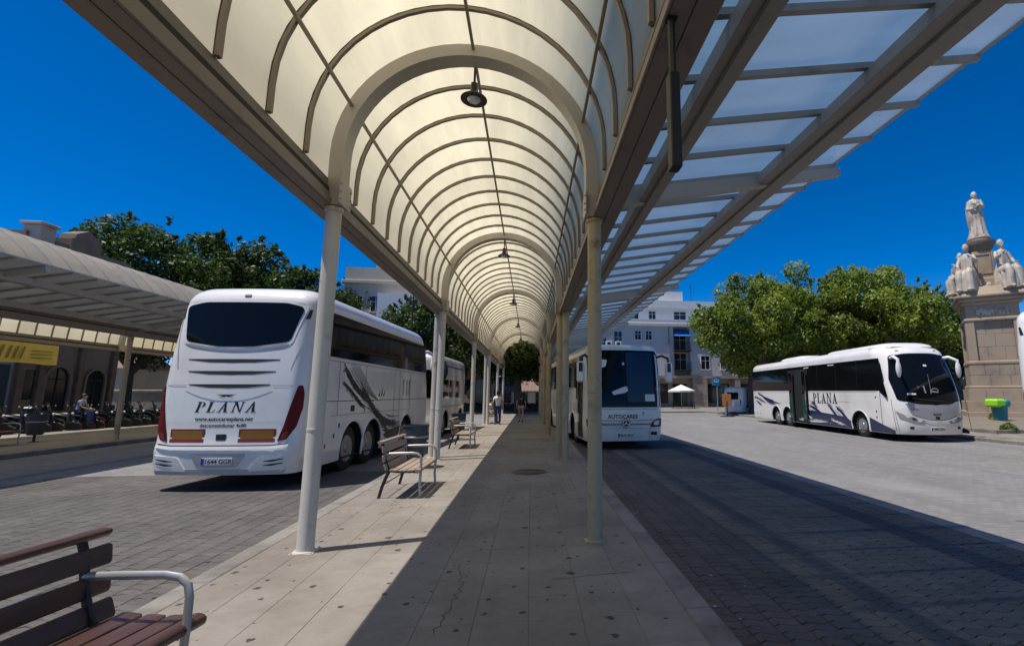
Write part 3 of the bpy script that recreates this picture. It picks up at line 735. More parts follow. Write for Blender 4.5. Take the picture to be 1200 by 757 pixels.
    def patch(s, name, face, poly, mat, parent, d=.005, r=0, cols=10, rows=12, skirt=.014):
        P = round_poly(poly, r) if r else list(poly)
        P = [(a, round(b, 4)) for a, b in P]; zs_ = sorted({p[1] for p in P}); z0, z1 = zs_[0], zs_[-1]
        zz = sorted(set(zs_) | {z0+(z1-z0)*k/rows for k in range(rows+1)}); out = [zz[0]]
        for z in zz[1:]:
            if z-out[-1] > (z1-z0)*.004: out.append(z)
        out[-1] = z1
        G = []
        for z in out:
            xs = []; z = min(max(z, z0), z1)
            for (a, b) in zip(P, P[1:]+P[:1]):
                if (a[1]-z)*(b[1]-z) <= 0:
                    if abs(a[1]-b[1]) < 1e-9: xs += [a[0], b[0]]
                    else: xs.append(a[0]+(b[0]-a[0])*(z-a[1])/(b[1]-a[1]))
            G.append((min(xs), max(xs), z))
        m = MB(); V = [[s.off(face, l+(h-l)*c/cols, z, d) for c in range(cols+1)] for l, h, z in G]
        m.loft(V, cap=False, closed=False)
        ring = [V[0][c] for c in range(cols+1)]+[V[k][cols] for k in range(1, len(V))]+[V[-1][c] for c in range(cols-1, -1, -1)]+[V[k][0] for k in range(len(V)-2, 0, -1)]
        rg = [(G[0][0]+(G[0][1]-G[0][0])*c/cols, G[0][2]) for c in range(cols+1)]+[(G[k][1], G[k][2]) for k in range(1, len(G))]+[(G[-1][0]+(G[-1][1]-G[-1][0])*c/cols, G[-1][2]) for c in range(cols-1, -1, -1)]+[(G[k][0], G[k][2]) for k in range(len(G)-2, 0, -1)]
        m.loft([ring, [s.off(face, a, z, d-skirt) for a, z in rg]], cap=False)
        if face in ('L', 'F'): m.f = [q[::-1] for q in m.f]
        return m.build(name, mat, parent, 40)
    def ribbon(s, m, face, pts, w, d=.006, mi=0):
        W_ = w if hasattr(w, '__len__') else [w]*len(pts)
        V = []
        for i, p in enumerate(pts):
            a = pts[max(i-1, 0)]; b = pts[min(i+1, len(pts)-1)]; dx, dz = b[0]-a[0], b[1]-a[1]; q = math.hypot(dx, dz) or 1
            nx_, nz_ = -dz/q*W_[i]/2, dx/q*W_[i]/2
            V.append([s.off(face, p[0]+nx_, p[1]+nz_, d), s.off(face, p[0]-nx_, p[1]-nz_, d)])
        m.loft(V if face in ('R', 'B') else [v[::-1] for v in V], mi, cap=False, closed=False); return m
    def line(s, name, face, pts, w, mat, parent, d=.005, n=1):
        if n > 1:
            q = []
            if hasattr(w, '__len__'): w = [w[i]+(w[i+1]-w[i])*k/n for i in range(len(w)-1) for k in range(n)]+[w[-1]]
            for a, b in zip(pts[:-1], pts[1:]): q += [(a[0]+(b[0]-a[0])*k/n, a[1]+(b[1]-a[1])*k/n) for k in range(n)]
            pts = q+[pts[-1]]
        return s.ribbon(MB(), face, pts, w, d).build(name, mat, parent, 0)
    def text(s, name, face, a0, z0, geo, scale, mat, parent, d=.007):
        v, f = geo; sg = 1 if face in ('R', 'B') else -1
        vs = [s.off(face, a0+sg*x*scale, z0+y*scale, d+.000004*i) for i, (x, y, _) in enumerate(v)]
        return MB().add(vs, f).build(name, mat, parent, 0)
    def wheel(s, parent, y, sg, x=None, R=.5):
        x = (s.W-.30 if x is None else x)*sg
        w = MB(); w.lathe([(.28, -.13), (R-.05, -.14), (R-.01, -.12), (R, -.08), (R, .08), (R-.01, .12), (R-.05, .14), (.30, .145), (.29, .12)], 28, (0, 0, 0), 0, 'X')
        t = w.build("wheel", "black_rubber", parent, 40, (x+sg*.05, y, R))
        m = MB(); q = sg
        prof = [(.305, .13), (.29, .14), (.275, .125), (.262, .03), (.21, -.01), (.175, .03), (.13, .035), (.115, .12), (.09, .15), (.05, .155), (.001, .15)]
        m.lathe([(r_, z_*q) for r_, z_ in prof], 24, (0, 0, 0), 0, 'X')
        for k in range(10):
            a = 2*math.pi*k/10; m.cyl((q*.02, .15*math.cos(a), .15*math.sin(a)), (q*.07, .14*math.cos(a), .14*math.sin(a)), .014, n=6)
        for k in range(8):
            a = 2*math.pi*(k+.5)/8; m.cyl((q*-.01, .226*math.cos(a), .226*math.sin(a)), (q*.022, .232*math.cos(a), .232*math.sin(a)), .034, n=8, mi=1)
        m.build("rim", ["rim_metal", "under_black"], t, 40)
        return t
    def plate(s, parent, face, a, z, txt, w=.52, h=.115, d=.02):
        P = s.patch("licence_plate", face, [(a-w/2, z-h/2), (a+w/2, z-h/2), (a+w/2, z+h/2), (a-w/2, z+h/2)], "plate_white", parent, d, 0, 4, 2, .03)
        sg = 1 if face in ('R', 'B') else -1
        s.patch("plate_band", face, sorted([(a-sg*w/2, z-h/2), (a-sg*(w/2-.05), z-h/2)])+sorted([(a-sg*w/2, z+h/2), (a-sg*(w/2-.05), z+h/2)])[::-1], "plate_blue", P, d+.003, 0, 1, 1, .002)
        s.text("plate_text", face, a+sg*.03, z-.037, text_mesh(txt, 1, .02), .105, "decal_black", P, d+.004)
def round_poly(P, r, n=5):
    out = []
    N = len(P)
    for i in range(N):
        p, c, q = Vector(P[i-1]), Vector(P[i]), Vector(P[(i+1) % N])
        a = (p-c); b = (q-c); la, lb = a.length, b.length; a.normalize(); b.normalize()
        k = r if not hasattr(r, '__len__') else r[i]
        k = min(k, la*.45, lb*.45)
        if k < 1e-4: out.append((c.x, c.y)); continue
        A, B = c+a*k, c+b*k
        for j in range(n+1):
            t = j/n; w = A*(1-t)**2+c*2*t*(1-t)+B*t*t; out.append((w.x, w.y))
    return out
def rect(a0, a1, z0, z1): return [(a0, z0), (a1, z0), (a1, z1), (a0, z1)]
def bez(p0, p1, p2, n=10):
    return [((1-t)**2*p0[0]+2*t*(1-t)*p1[0]+t*t*p2[0], (1-t)**2*p0[1]+2*t*(1-t)*p1[1]+t*t*p2[1]) for t in [i/n for i in range(n+1)]]
def brush(s, m, face, pts, w0, seed, d=.007):
    # a ragged dry brush stroke: several overlapping bristle bands, broken ends and splashes
    r = random.Random(seed); n = len(pts)
    dense = []
    for a, b in zip(pts[:-1], pts[1:]): dense += [(a[0]+(b[0]-a[0])*k/3, a[1]+(b[1]-a[1])*k/3) for k in range(3)]
    dense.append(pts[-1]); N = len(dense)
    def shifted(o):
        out = []
        for i, p in enumerate(dense):
            a, b = dense[max(0, i-1)], dense[min(N-1, i+1)]; q = math.hypot(b[0]-a[0], b[1]-a[1]) or 1
            out.append((p[0]-(b[1]-a[1])/q*o, p[1]+(b[0]-a[0])/q*o))
        return out
    for k in range(4):
        o = (k-1.5)/3*w0*.62; i0 = int(r.uniform(0, .16)*N); i1 = N-1-int(r.uniform(0, .22)*N); P = shifted(o)[i0:i1+1]
        L = len(P); ws = [max(.006, w0*.36*math.sin(math.pi*(i+.5)/L)**.5*r.uniform(.45, 1.25)) for i in range(L)]
        s.ribbon(m, face, P, ws, d+.0003*k)
    for k in range(5):
        o = r.uniform(-1.1, 1.1)*w0; i0 = int(r.uniform(0, .6)*N); i1 = min(N-1, i0+int(r.uniform(.15, .45)*N)+2); P = shifted(o)[i0:i1+1]
        if len(P) > 2: s.ribbon(m, face, P, [r.uniform(.004, .022) for _ in P], d+.0015)
    for k in range(6):
        p = dense[r.randrange(N)]; q = r.uniform(.01, .04); a, z = p[0]+r.uniform(-1, 1)*w0, p[1]+r.uniform(-.8, .8)*w0
        s.ribbon(m, face, [(a-q, z-q*.4), (a, z), (a+q, z+q*.5)], [.004, q*1.2, .004], d+.002)
def loop_mirror(parent, base, tip, size, mats=("bus_white", "black_plastic"), drop=.55):
    # arm that reaches forward and a drooping mirror head
    m = MB(); b, t = Vector(base), Vector(tip); mid = (b+t)/2+Vector((0, 0, .10))
    m.tube([b, b+(mid-b)*.6, mid, t+Vector((0, 0, .03)), t-Vector((0, 0, .06))], [.06, .06, .06, .055, .05], 10)
    o = m.build("mirror", mats[0], parent, 50)
    h = MB(); c = t-Vector((0, 0, drop/2))
    rings = []
    for k in range(9):
        u = k/8; z = drop*(.5-u); q = math.sin(math.pi*min(.97, max(.06, u)))**.45
        rings.append([(c.x+size*.5*q*math.cos(a), c.y+size*.38*q*math.sin(a), c.z+z) for a in np.linspace(0, 2*math.pi, 14, endpoint=False)])
    h.loft(rings); h.build("mirror_head", mats[0], o, 60)
    return o, c

# ---- coach A: seen from behind, left of the platform
def coach_rear(label, loc, rotz, L, plate_txt, writing=True, strokes=True, name="coach"):
    t = thing(name, label, "coach", loc, rotz, "coaches parked at the bus station")
    B = Bus(L, 2.52, 3.78, z0=.3, zs=3.46, rr=.22, rf=.4, br=.10, bf=.25, rake_f=.7, rake_r=.34, tum=.07, rs=.26)
    ax = [2.45, 3.62, L-2.7] if L > 7 else [2.0, L-2.0]
    B.body(t, "bus_white", ax)
    for a in ax:
        for sg in (1, -1): B.wheel(t, a, sg)
    # rear window with its moulded surround
    rw = [(-.93, 2.68), (-.3, 2.575), (.3, 2.575), (.93, 2.68), (1.07, 3.36), (.75, 3.44), (-.75, 3.44), (-1.07, 3.36)]
    B.patch("window_surround", 'B', [(-.97, 2.62), (-.3, 2.5), (.3, 2.5), (.97, 2.62), (1.13, 3.42), (.8, 3.52), (-.8, 3.52), (-1.13, 3.42)], "bus_white", t, .008, .1, 16, 14, .02)
    w = B.patch("rear_window", 'B', rw, "dark_glass", t, .014, .09, 16, 14, .02)
    B.line("window_trim", 'B', bez((-.92, 2.63), (0, 2.41), (.92, 2.63), 16), [.012]+[.05]*15+[.012], "bus_grey", t, .012)
    B.patch("camera", 'B', rect(-.06, .06, 3.55, 3.60), "black_plastic", t, .012, .02, 3, 2)
    for z, a in ((2.30, .80), (2.08, .76), (1.84, .70)):
        g = B.patch("vent_slot", 'B', [(-a, z+.03), (-a*.5, z-.015), (0, z-.025), (a*.5, z-.015), (a, z+.03), (a+.01, z+.045), (-a-.01, z+.045)], "vent_dark", t, .004, 0, 14, 6)
        pass
    B.line("lid_seam", 'B', [(-1.1, 1.86), (-.75, 1.86)], .012, "bus_grey", t, .006, 4); B.line("lid_seam", 'B', [(.75, 1.86), (1.1, 1.86)], .012, "bus_grey", t, .006, 4)
    B.line("lid_ridge", 'B', bez((-.75, 1.79), (0, 1.42), (.75, 1.79), 16), .03, "bus_white", t, .006)
    m = MB()
    for sg in (1, -1):
        for k in range(3): B.ribbon(m, 'B', [(sg*.02, 1.685-k*.012), (sg*(.17-.03*k), 1.70-k*.022)], [.02, .006], .012)
    B.ribbon(m, 'B', [(-.05, 1.68), (.05, 1.68)], .035, .013); m.build("emblem", "decal_black", t, 0)
    for sg in (1, -1):
        tl = B.patch("tail_light", 'B', [(sg*.93, .86), (sg*1.08, .90), (sg*1.19, 1.12), (sg*1.235, 1.45), (sg*1.235, 1.72), (sg*1.21, 1.87), (sg*1.16, 1.86), (sg*1.09, 1.5), (sg*1.02, 1.15)], "tail_red", t, .016, .04, 8, 14, .03)
        B.patch("lamp_cell", 'B', [(sg*.98, .89), (sg*1.07, .93), (sg*1.10, 1.04), (sg*1.02, 1.02)], "reflector_red", tl, .02, .02, 3, 3, .002)
        rf = B.patch("reflector_board", 'B', sorted_quad(sg*.29, sg*.9, .86, 1.09), "reflector_red", t, .006, 0, 6, 3)
        B.patch("reflector_field", 'B', sorted_quad(sg*.325, sg*.865, .89, 1.06), "reflector_yellow", rf, .008, 0, 6, 3, .002)
        v = B.patch("bumper_vent", 'B', [(sg*.52, .36), (sg*1.1, .38), (sg*1.17, .47), (sg*1.12, .64), (sg*.68, .60)], "bus_white", t, .014, .03, 8, 6, .02)
        for z in (.47, .54): B.line("vent_slit", 'B', [(sg*.76, z-.01), (sg*.9, z), (sg*1.08, z+.03)], [.008, .035, .012], "decal_black", v, .019, 3)
        B.patch("marker_lamp", 'B', [(sg*1.10, 3.13), (sg*1.16, 3.14), (sg*1.17, 3.32), (sg*1.14, 3.33)], "black_plastic", t, .012, .01, 3, 4)
        B.line("corner_crease", 'B', bez((sg*1.14, 3.1), (sg*1.06, 2.5), (sg*.99, 2.2), 10), .02, "bus_white", t, .012)
    B.patch("lid_latch", 'B', rect(-.085, .085, .89, 1.0), "black_plastic", t, .014, .02, 3, 3)
    B.line("bumper_gap", 'B', [(-1.1, .83), (-.85, .80), (.85, .80), (1.1, .83)], .018, "decal_black", t, .008, 6)
    B.line("bumper_ridge", 'B', [(-1.12, .79), (-.85, .765), (.85, .765), (1.12, .79)], .04, "bus_white", t, .02, 6)
    B.patch("plate_recess", 'B', [(-.33, .43), (.33, .43), (.47, .66), (-.47, .66)], "bus_silver", t, .008, .03, 6, 4)
    B.plate(t, 'B', 0, .535, plate_txt)
    B.patch("bumper_skirt", 'B', [(-1.08, .31), (1.08, .31), (1.12, .40), (-1.12, .40)], "bus_silver", t, .008, 0, 16, 3)
    if writing:
        B.text("lettering", 'B', 0, 1.385, serif_word("PLANA", 1, .2, .14, 1.36), .185, "decal_black", t, .002)
        B.text("web_address", 'B', 0, 1.235, text_mesh("www.autocaresplana.net", 1, .022), .1, "decal_black", t, .002)
        B.text("small_print", 'B', 0, 1.125, text_mesh("descansesinfumar 4x80", 1, .022), .085, "decal_black", t, .002)
    # side glass, both sides
    for f in ('R', 'L'):
        gl = B.patch("side_glass", f, [(.60, 2.48), (L-1.5, 2.44), (L-.75, 2.44), (L-.95, 3.36), (.98, 3.40), (.84, 3.28)], "dark_glass", t, .006, .06, 40, 10)
        ygap = [1.55+k*1.45 for k in range(int((L-2.2)/1.45)+1)]
        for y in ygap: B.line("glass_joint", f, [(y, 2.46), (y, 3.39)], .014, "black_rubber", gl, .009, 5)
        B.line("waist_seam", f, [(.5, 2.40), (L-.9, 2.38)], .014, "bus_grey", t, .006, 30)
        B.line("locker_seam", f, [(.55, 1.56), (L-.9, 1.56)], .014, "decal_black", t, .006, 30)
        B.line("locker_seam", f, [(1.3, 1.26), (L-2.0, 1.26)], .012, "bus_grey", t, .006, 24)
        for y in [1.6, 3.0, 5.0, 5.45, 6.4]:
            if y < L-1: B.line("locker_seam", f, [(y, .5 if y > 4.6 else 1.26), (y, 2.38)], .014, "decal_black", t, .0065, 8)
        B.patch("fuel_flap", f, rect(2.25, 2.45, 1.32, 1.46), "black_plastic", t, .007, .05, 4, 4)
        for y, z in ((.95, .95), (1.15, .62), (1.5, .8), (1.72, 1.0)): B.patch("marker_lamp", f, rect(y, y+.05, z, z+.09), "reflector_yellow" if z < .7 else "black_plastic", t, .008, .01, 2, 2)
        B.patch("maker_badge", f, rect(.5, .72, 2.13, 2.17), "decal_black", t, .007, 0, 2, 2)
        if strokes:
            m = MB()
            brush(B, m, f, bez((1.75, 2.42), (2.3, 1.75), (3.6, 1.45), 14), .17, 11)
            brush(B, m, f, bez((2.6, 2.0), (3.5, 1.3), (4.9, .62), 16), .16, 12)
            brush(B, m, f, bez((1.7, 2.0), (2.4, 1.7), (3.1, 1.3), 10), .1, 13)
            brush(B, m, f, bez((3.6, 1.3), (4.5, .8), (5.6, .95), 12), .2, 14)
            brush(B, m, f, bez((4.2, .7), (5.0, .55), (6.2, .8), 12), .26, 15)
            for k in range(6): B.ribbon(m, f, bez((2.1+k*.09, 2.40), (2.6+k*.1, 1.9), (3.5+k*.08, 1.62-k*.02), 9), [.004]+[.012]*8+[.004], .0075)
            for k in range(3): B.ribbon(m, f, bez((3.85+.16*k, 1.66), (3.95+.15*k, 1.72), (3.92+.18*k, 1.82+.1*(k == 1)), 5), [.05, .06, .05, .03, .02, .008], .0075)
            for k, y in enumerate((5.75, 6.05, 6.3)): B.ribbon(m, f, [(y, 1.68), (y+.03, 1.95), (y+.02, 2.14)], [.05, .03, .06], .0075)
            kind(m.build("brush_graphic", "decal_black", t, 0), "stuff")
    # front end, away from the camera
    B.patch("windscreen", 'F', [(-1.1, 1.45), (1.1, 1.45), (1.12, 3.2), (-1.12, 3.2)], "dark_glass", t, .008, .12, 16, 10)
    for sg in ((1, -1) if writing else ()): loop_mirror(t, (sg*1.02, L-.75, 3.15), (sg*1.35, L-.25, 3.05), .24, ("bus_white", "black_plastic"), .62)
    # roof pod
    m = MB(); 
    rg = []
    for y, w_, h_ in ((2.2, .5, .0), (2.4, .72, .08), (2.8, .8, .13), (4.4, .8, .13), (4.8, .72, .08), (5.0, .5, 0)): rg.append([(w_*math.cos(a), y, 3.74+h_*math.sin(a)*1.0) for a in np.linspace(0, math.pi, 9)])
    if L > 7: m.loft(rg, cap=False, closed=False); m.build("roof_pod", "bus_white", t)
    return t
def sorted_quad(a, b, z0, z1): a, b = min(a, b), max(a, b); return rect(a, b, z0, z1)
A_POS, A_ROT = (-5.58, 9.45, 0), -math.radians(4.0)
coachA = coach_rear("white touring coach seen from behind, PLANA lettering, dark red tail lights", A_POS, A_ROT, 8.9, "1644 GGR"); coachA.scale = (1.03, 1, 1.022)
coachD = coach_rear("white coach cut off by the right edge of the picture beside the stone monument", (11.98, 8.62, 0), -math.radians(51), 11.5, "5320 FKZ", writing=False, strokes=False)

# ---- second vehicle beyond coach A
def minibus():
    L = 5.6
    t = thing("minibus", "white minibus parked ahead of the big coach, half hidden by platform posts and a bench", "minibus", (-4.75, 19.1, 0), -math.radians(3), "coaches parked at the bus station")
    B = Bus(L, 2.35, 3.35, zs=3.05, rr=.2, rf=.3, br=.06, bf=.2, rake_f=.5, rake_r=.08, tum=.05, rs=.22)
    B.body(t, "bus_white_dusty", [1.4, L-1.2])
    for a in (1.4, L-1.2):
        for sg in (1, -1): B.wheel(t, a, sg)
    for f in ('R', 'L'):
        for a, b in ((.5, 1.75), (1.9, 3.1), (3.25, 4.3)): B.patch("side_window", f, rect(a, b, 1.6, 2.35), "dark_glass", t, .006, .1, 8, 6)
        B.line("side_trim", f, [(.2, 1.25), (L-.5, 1.25)], .05, "bus_grey", t, .006, 12)
        B.line("side_trim", f, [(.2, 2.92), (L-.6, 2.92)], .06, "decal_black", t, .006, 12)
        B.line("door_seam", f, [(3.18, .5), (3.18, 2.8)], .014, "decal_black", t, .006, 8)
    B.patch("rear_window", 'B', rect(-.95, .95, 1.6, 2.7), "dark_glass", t, .006, .1)
    for sg in (1, -1): B.patch("tail_light", 'B', sorted_quad(sg*.95, sg*1.1, .8, 1.3), "tail_red", t, .006, .02, 3, 4)
    B.patch("windscreen", 'F', rect(-1, 1, 1.4, 2.8), "dark_glass", t, .006, .1)
    loop_mirror(t, (1.0, 0.3, 2.95), (1.36, .12, 2.98), .26, ("black_plastic", "black_plastic"), .65)
    return t
minibus()

# ---- coach C: facing the camera, right of the platform
def coach_c():
    L = 12.2
    t = thing("coach", "white coach facing the camera beside the right kerb, partly behind yellow posts", "coach", (0, 0, 0), math.pi+math.radians(4.5), "coaches parked at the bus station")
    h = math.radians(-4.5); x0, y0 = 1.74, 14.80
    # front left corner (seen) is the coach's right front corner
    fx, fy = math.sin(h), math.cos(h); W = 2.55
    cx_, cy_ = x0+W/2*math.cos(h), y0-W/2*math.sin(h)
    t.location = (cx_+fx*L, cy_+fy*L, 0)
    B = Bus(L, W, 3.38, z0=.28, zs=3.14, rr=.2, rf=.22, br=.06, bf=.12, rake_f=.28, rake_r=.1, tum=.04, rs=.2)
    ax = [3.2, L-2.65]; B.body(t, "bus_white", ax)
    for a in ax:
        for sg in (1, -1): B.wheel(t, a, sg)
    ws = B.patch("windscreen", 'F', [(-1.19, 1.33), (1.19, 1.33), (1.2, 2.95), (1.1, 3.17), (-1.1, 3.17), (-1.2, 2.95)], "dark_glass", t, .008, .07, 18, 14)
    B.line("screen_divider", 'F', [(.02, 1.35), (.02, 3.16)], .014, "black_rubber", ws, .011, 10)
    B.patch("painted_sky_reflection", 'F', [(-.98, 1.5), (-.06, 1.5), (-.06, 3.1), (-.98, 3.1)], "sky_reflection_blue", ws, .010, .05, 8, 8, .001)  # sky reflection painted on the glass as a flat blue patch
    B.patch("notice", 'F', rect(-1.0, -.66, 1.52, 1.74), "paper", ws, .012, .01, 4, 3, .001)
    B.patch("white_cloth", 'F', [(.02, 1.78), (.4, 1.72), (.45, 1.82), (.12, 1.95), (-.04, 2.0), (-.1, 1.86)], "paper", ws, .012, .04, 6, 6, .001)
    B.patch("white_cloth", 'F', [(.62, 2.62), (.95, 2.55), (.98, 2.75), (.7, 2.86), (.56, 2.84)], "paper", ws, .012, .04, 5, 5, .001)
    B.patch("inner_mirror", 'F', rect(.0, .07, 2.68, 2.76), "paper", ws, .012, .01, 2, 2, .001)
    for sg, a0 in ((1, .2), (-1, -.35)):
        B.line("wiper", 'F', [(a0-.45, 1.36), (a0+.1, 1.42), (a0+.5, 1.36)], [.03, .035, .02], "black_rubber", ws, .03, 5)
    B.text("lettering", 'F', .1, .985, text_mesh("AUTOCARES", 1, .025), .17, "decal_black", t, .008)
    B.text("lettering", 'F', -.58, 1.09, text_mesh("Y", 1, .02), .14, "decal_black", t, .008)
    for k, z in enumerate((.93, .85, .77)): B.line("grille_bar", 'F', [(-.95+.04*k, z+.02), (-.75, z-.01), (.75, z-.01), (.95-.04*k, z+.02)], .022 if k else .03, "bus_silver" if k else "bus_grey", t, .01, 5)
    B.line("grille_gap", 'F', [(-.9, .81), (-.7, .80), (.7, .80), (.9, .81)], .03, "decal_black", t, .007, 5)
    B.line("panel_gap", 'F', [(-1.0, .68), (1.0, .68)], .014, "bus_grey", t, .006, 12); B.line("panel_gap", 'F', [(-1.1, 1.27), (1.1, 1.27)], .02, "bus_grey", t, .006, 12)
    # ring badge with a three pointed star
    c = B.off('F', 0, .835, .03); m = MB(); R = .115; ang = B.end(0, .84, 1)
    pts = [(R*math.cos(a), R*math.sin(a)) for a in np.linspace(0, 2*math.pi, 24, endpoint=False)]
    m.tube([(c.x+a, c.y, c.z+b) for a, b in pts]+[(c.x+pts[0][0], c.y, c.z+pts[0][1])], .016, 6)
    for k in range(3):
        a = math.pi/2+k*2*math.pi/3; m.loft([[(c.x+q*math.cos(a)-w*math.sin(a), c.y+dy, c.z+q*math.sin(a)+w*math.cos(a)) for w, dy in ((-ww, 0), (0, .015), (ww, 0), (0, -.01))] for q, ww in ((0, .022), (R, .004))])
    m.lathe([(R+.03, c.y-.035), (R+.03, c.y-.008), (.001, c.y-.004)], 24, (c.x, 0, c.z), 1, 'Y'); m.build("badge", ["plate_white", "decal_black"], t)
    for sg in (1, -1):
        hl = B.patch("headlight", 'F', [(sg*.80, .70), (sg*1.22, .72), (sg*1.24, .98), (sg*1.02, .96), (sg*.86, .84)], "black_plastic", t, .012, .05, 6, 6)
        B.patch("lamp_lens", 'F', [(sg*.92, .77), (sg*1.12, .77), (sg*1.14, .92), (sg*.98, .90)], "lamp_glass", hl, .018, .05, 4, 4)
        B.patch("fog_lamp", 'F', sorted_quad(sg*.84, sg*1.05, .46, .56), "black_plastic", t, .01, .04, 4, 3)
        B.line("corner_gap", 'F', [(sg*.8, .68), (sg*.78, .32)], .012, "bus_grey", t, .007, 4)
        # big mirrors on dark arms
        s_ = sg; m = MB(); y = L-.42
        m.tube([(s_*1.16, y-.1, 2.95), (s_*1.3, y+.25, 3.0), (s_*1.46, y+.38, 2.9), (s_*1.47, y+.38, 2.75)], [.035, .04, .045, .04], 8)
        a = m.build("mirror", "black_plastic", t)
        h_ = MB(); h_.box(s_*1.47-.12, s_*1.47+.12, y+.32, y+.46, 2.12, 2.78, 0, .05); h_.build("mirror_head", "bus_white", a, 60)
        h_ = MB(); h_.box(s_*1.47-.09, s_*1.47+.09, y+.305, y+.325, 2.2, 2.7, 0, .004); h_.build("mirror_glass", "dark_glass", a)
        h_ = MB(); h_.box(s_*1.47-.06, s_*1.47+.06, y+.455, y+.47, 2.45, 2.74, 0, .005); h_.build("mirror_arm_cover", "black_plastic", a)
    B.plate(t, 'F', 0, .47, "8675 BXZ")
    for f in ('R', 'L'):
        gl = B.patch("side_glass", f, [(.6, 2.0), (L-2.1, 2.0), (L-2.0, 1.6), (L-.75, 1.5), (L-.62, 1.9), (L-.75, 3.05), (.6, 3.05)], "dark_glass", t, .006, .05, 40, 10)
        for k in range(6): B.line("glass_joint", f, [(1.9+k*1.6, 2.02), (1.9+k*1.6, 3.04)], .02, "black_rubber", gl, .009, 5)
        B.line("waist_seam", f, [(.4, 1.95), (L-2.1, 1.95)], .03, "bus_grey", t, .006, 24)
        B.line("locker_seam", f, [(3.9, .9), (L-3.4, .9)], .02, "bus_grey", t, .006, 16)
        for y in (4.2, 5.6, 7.0, 8.4): B.line("locker_seam", f, [(y, .32), (y, 1.95)], .014, "bus_grey", t, .006, 8)
    d = B.patch("front_door", 'R', [(L-1.55, .34), (L-.72, .34), (L-.66, 1.5), (L-.8, 3.0), (L-1.55, 3.0)], "dark_glass", t, .012, .04, 8, 10)
    B.line("door_frame", 'R', [(L-1.58, .34), (L-1.58, 3.02)], .06, "bus_white", t, .014, 8)
    B.line("door_frame", 'R', [(L-1.14, .36), (L-1.12, 3.0)], .03, "black_rubber", d, .016, 8)
    B.patch("notice", 'R', rect(L-2.5, L-1.9, 1.45, 1.95), "paper", t, .010, .02, 3, 3)
    return t
coach_c()

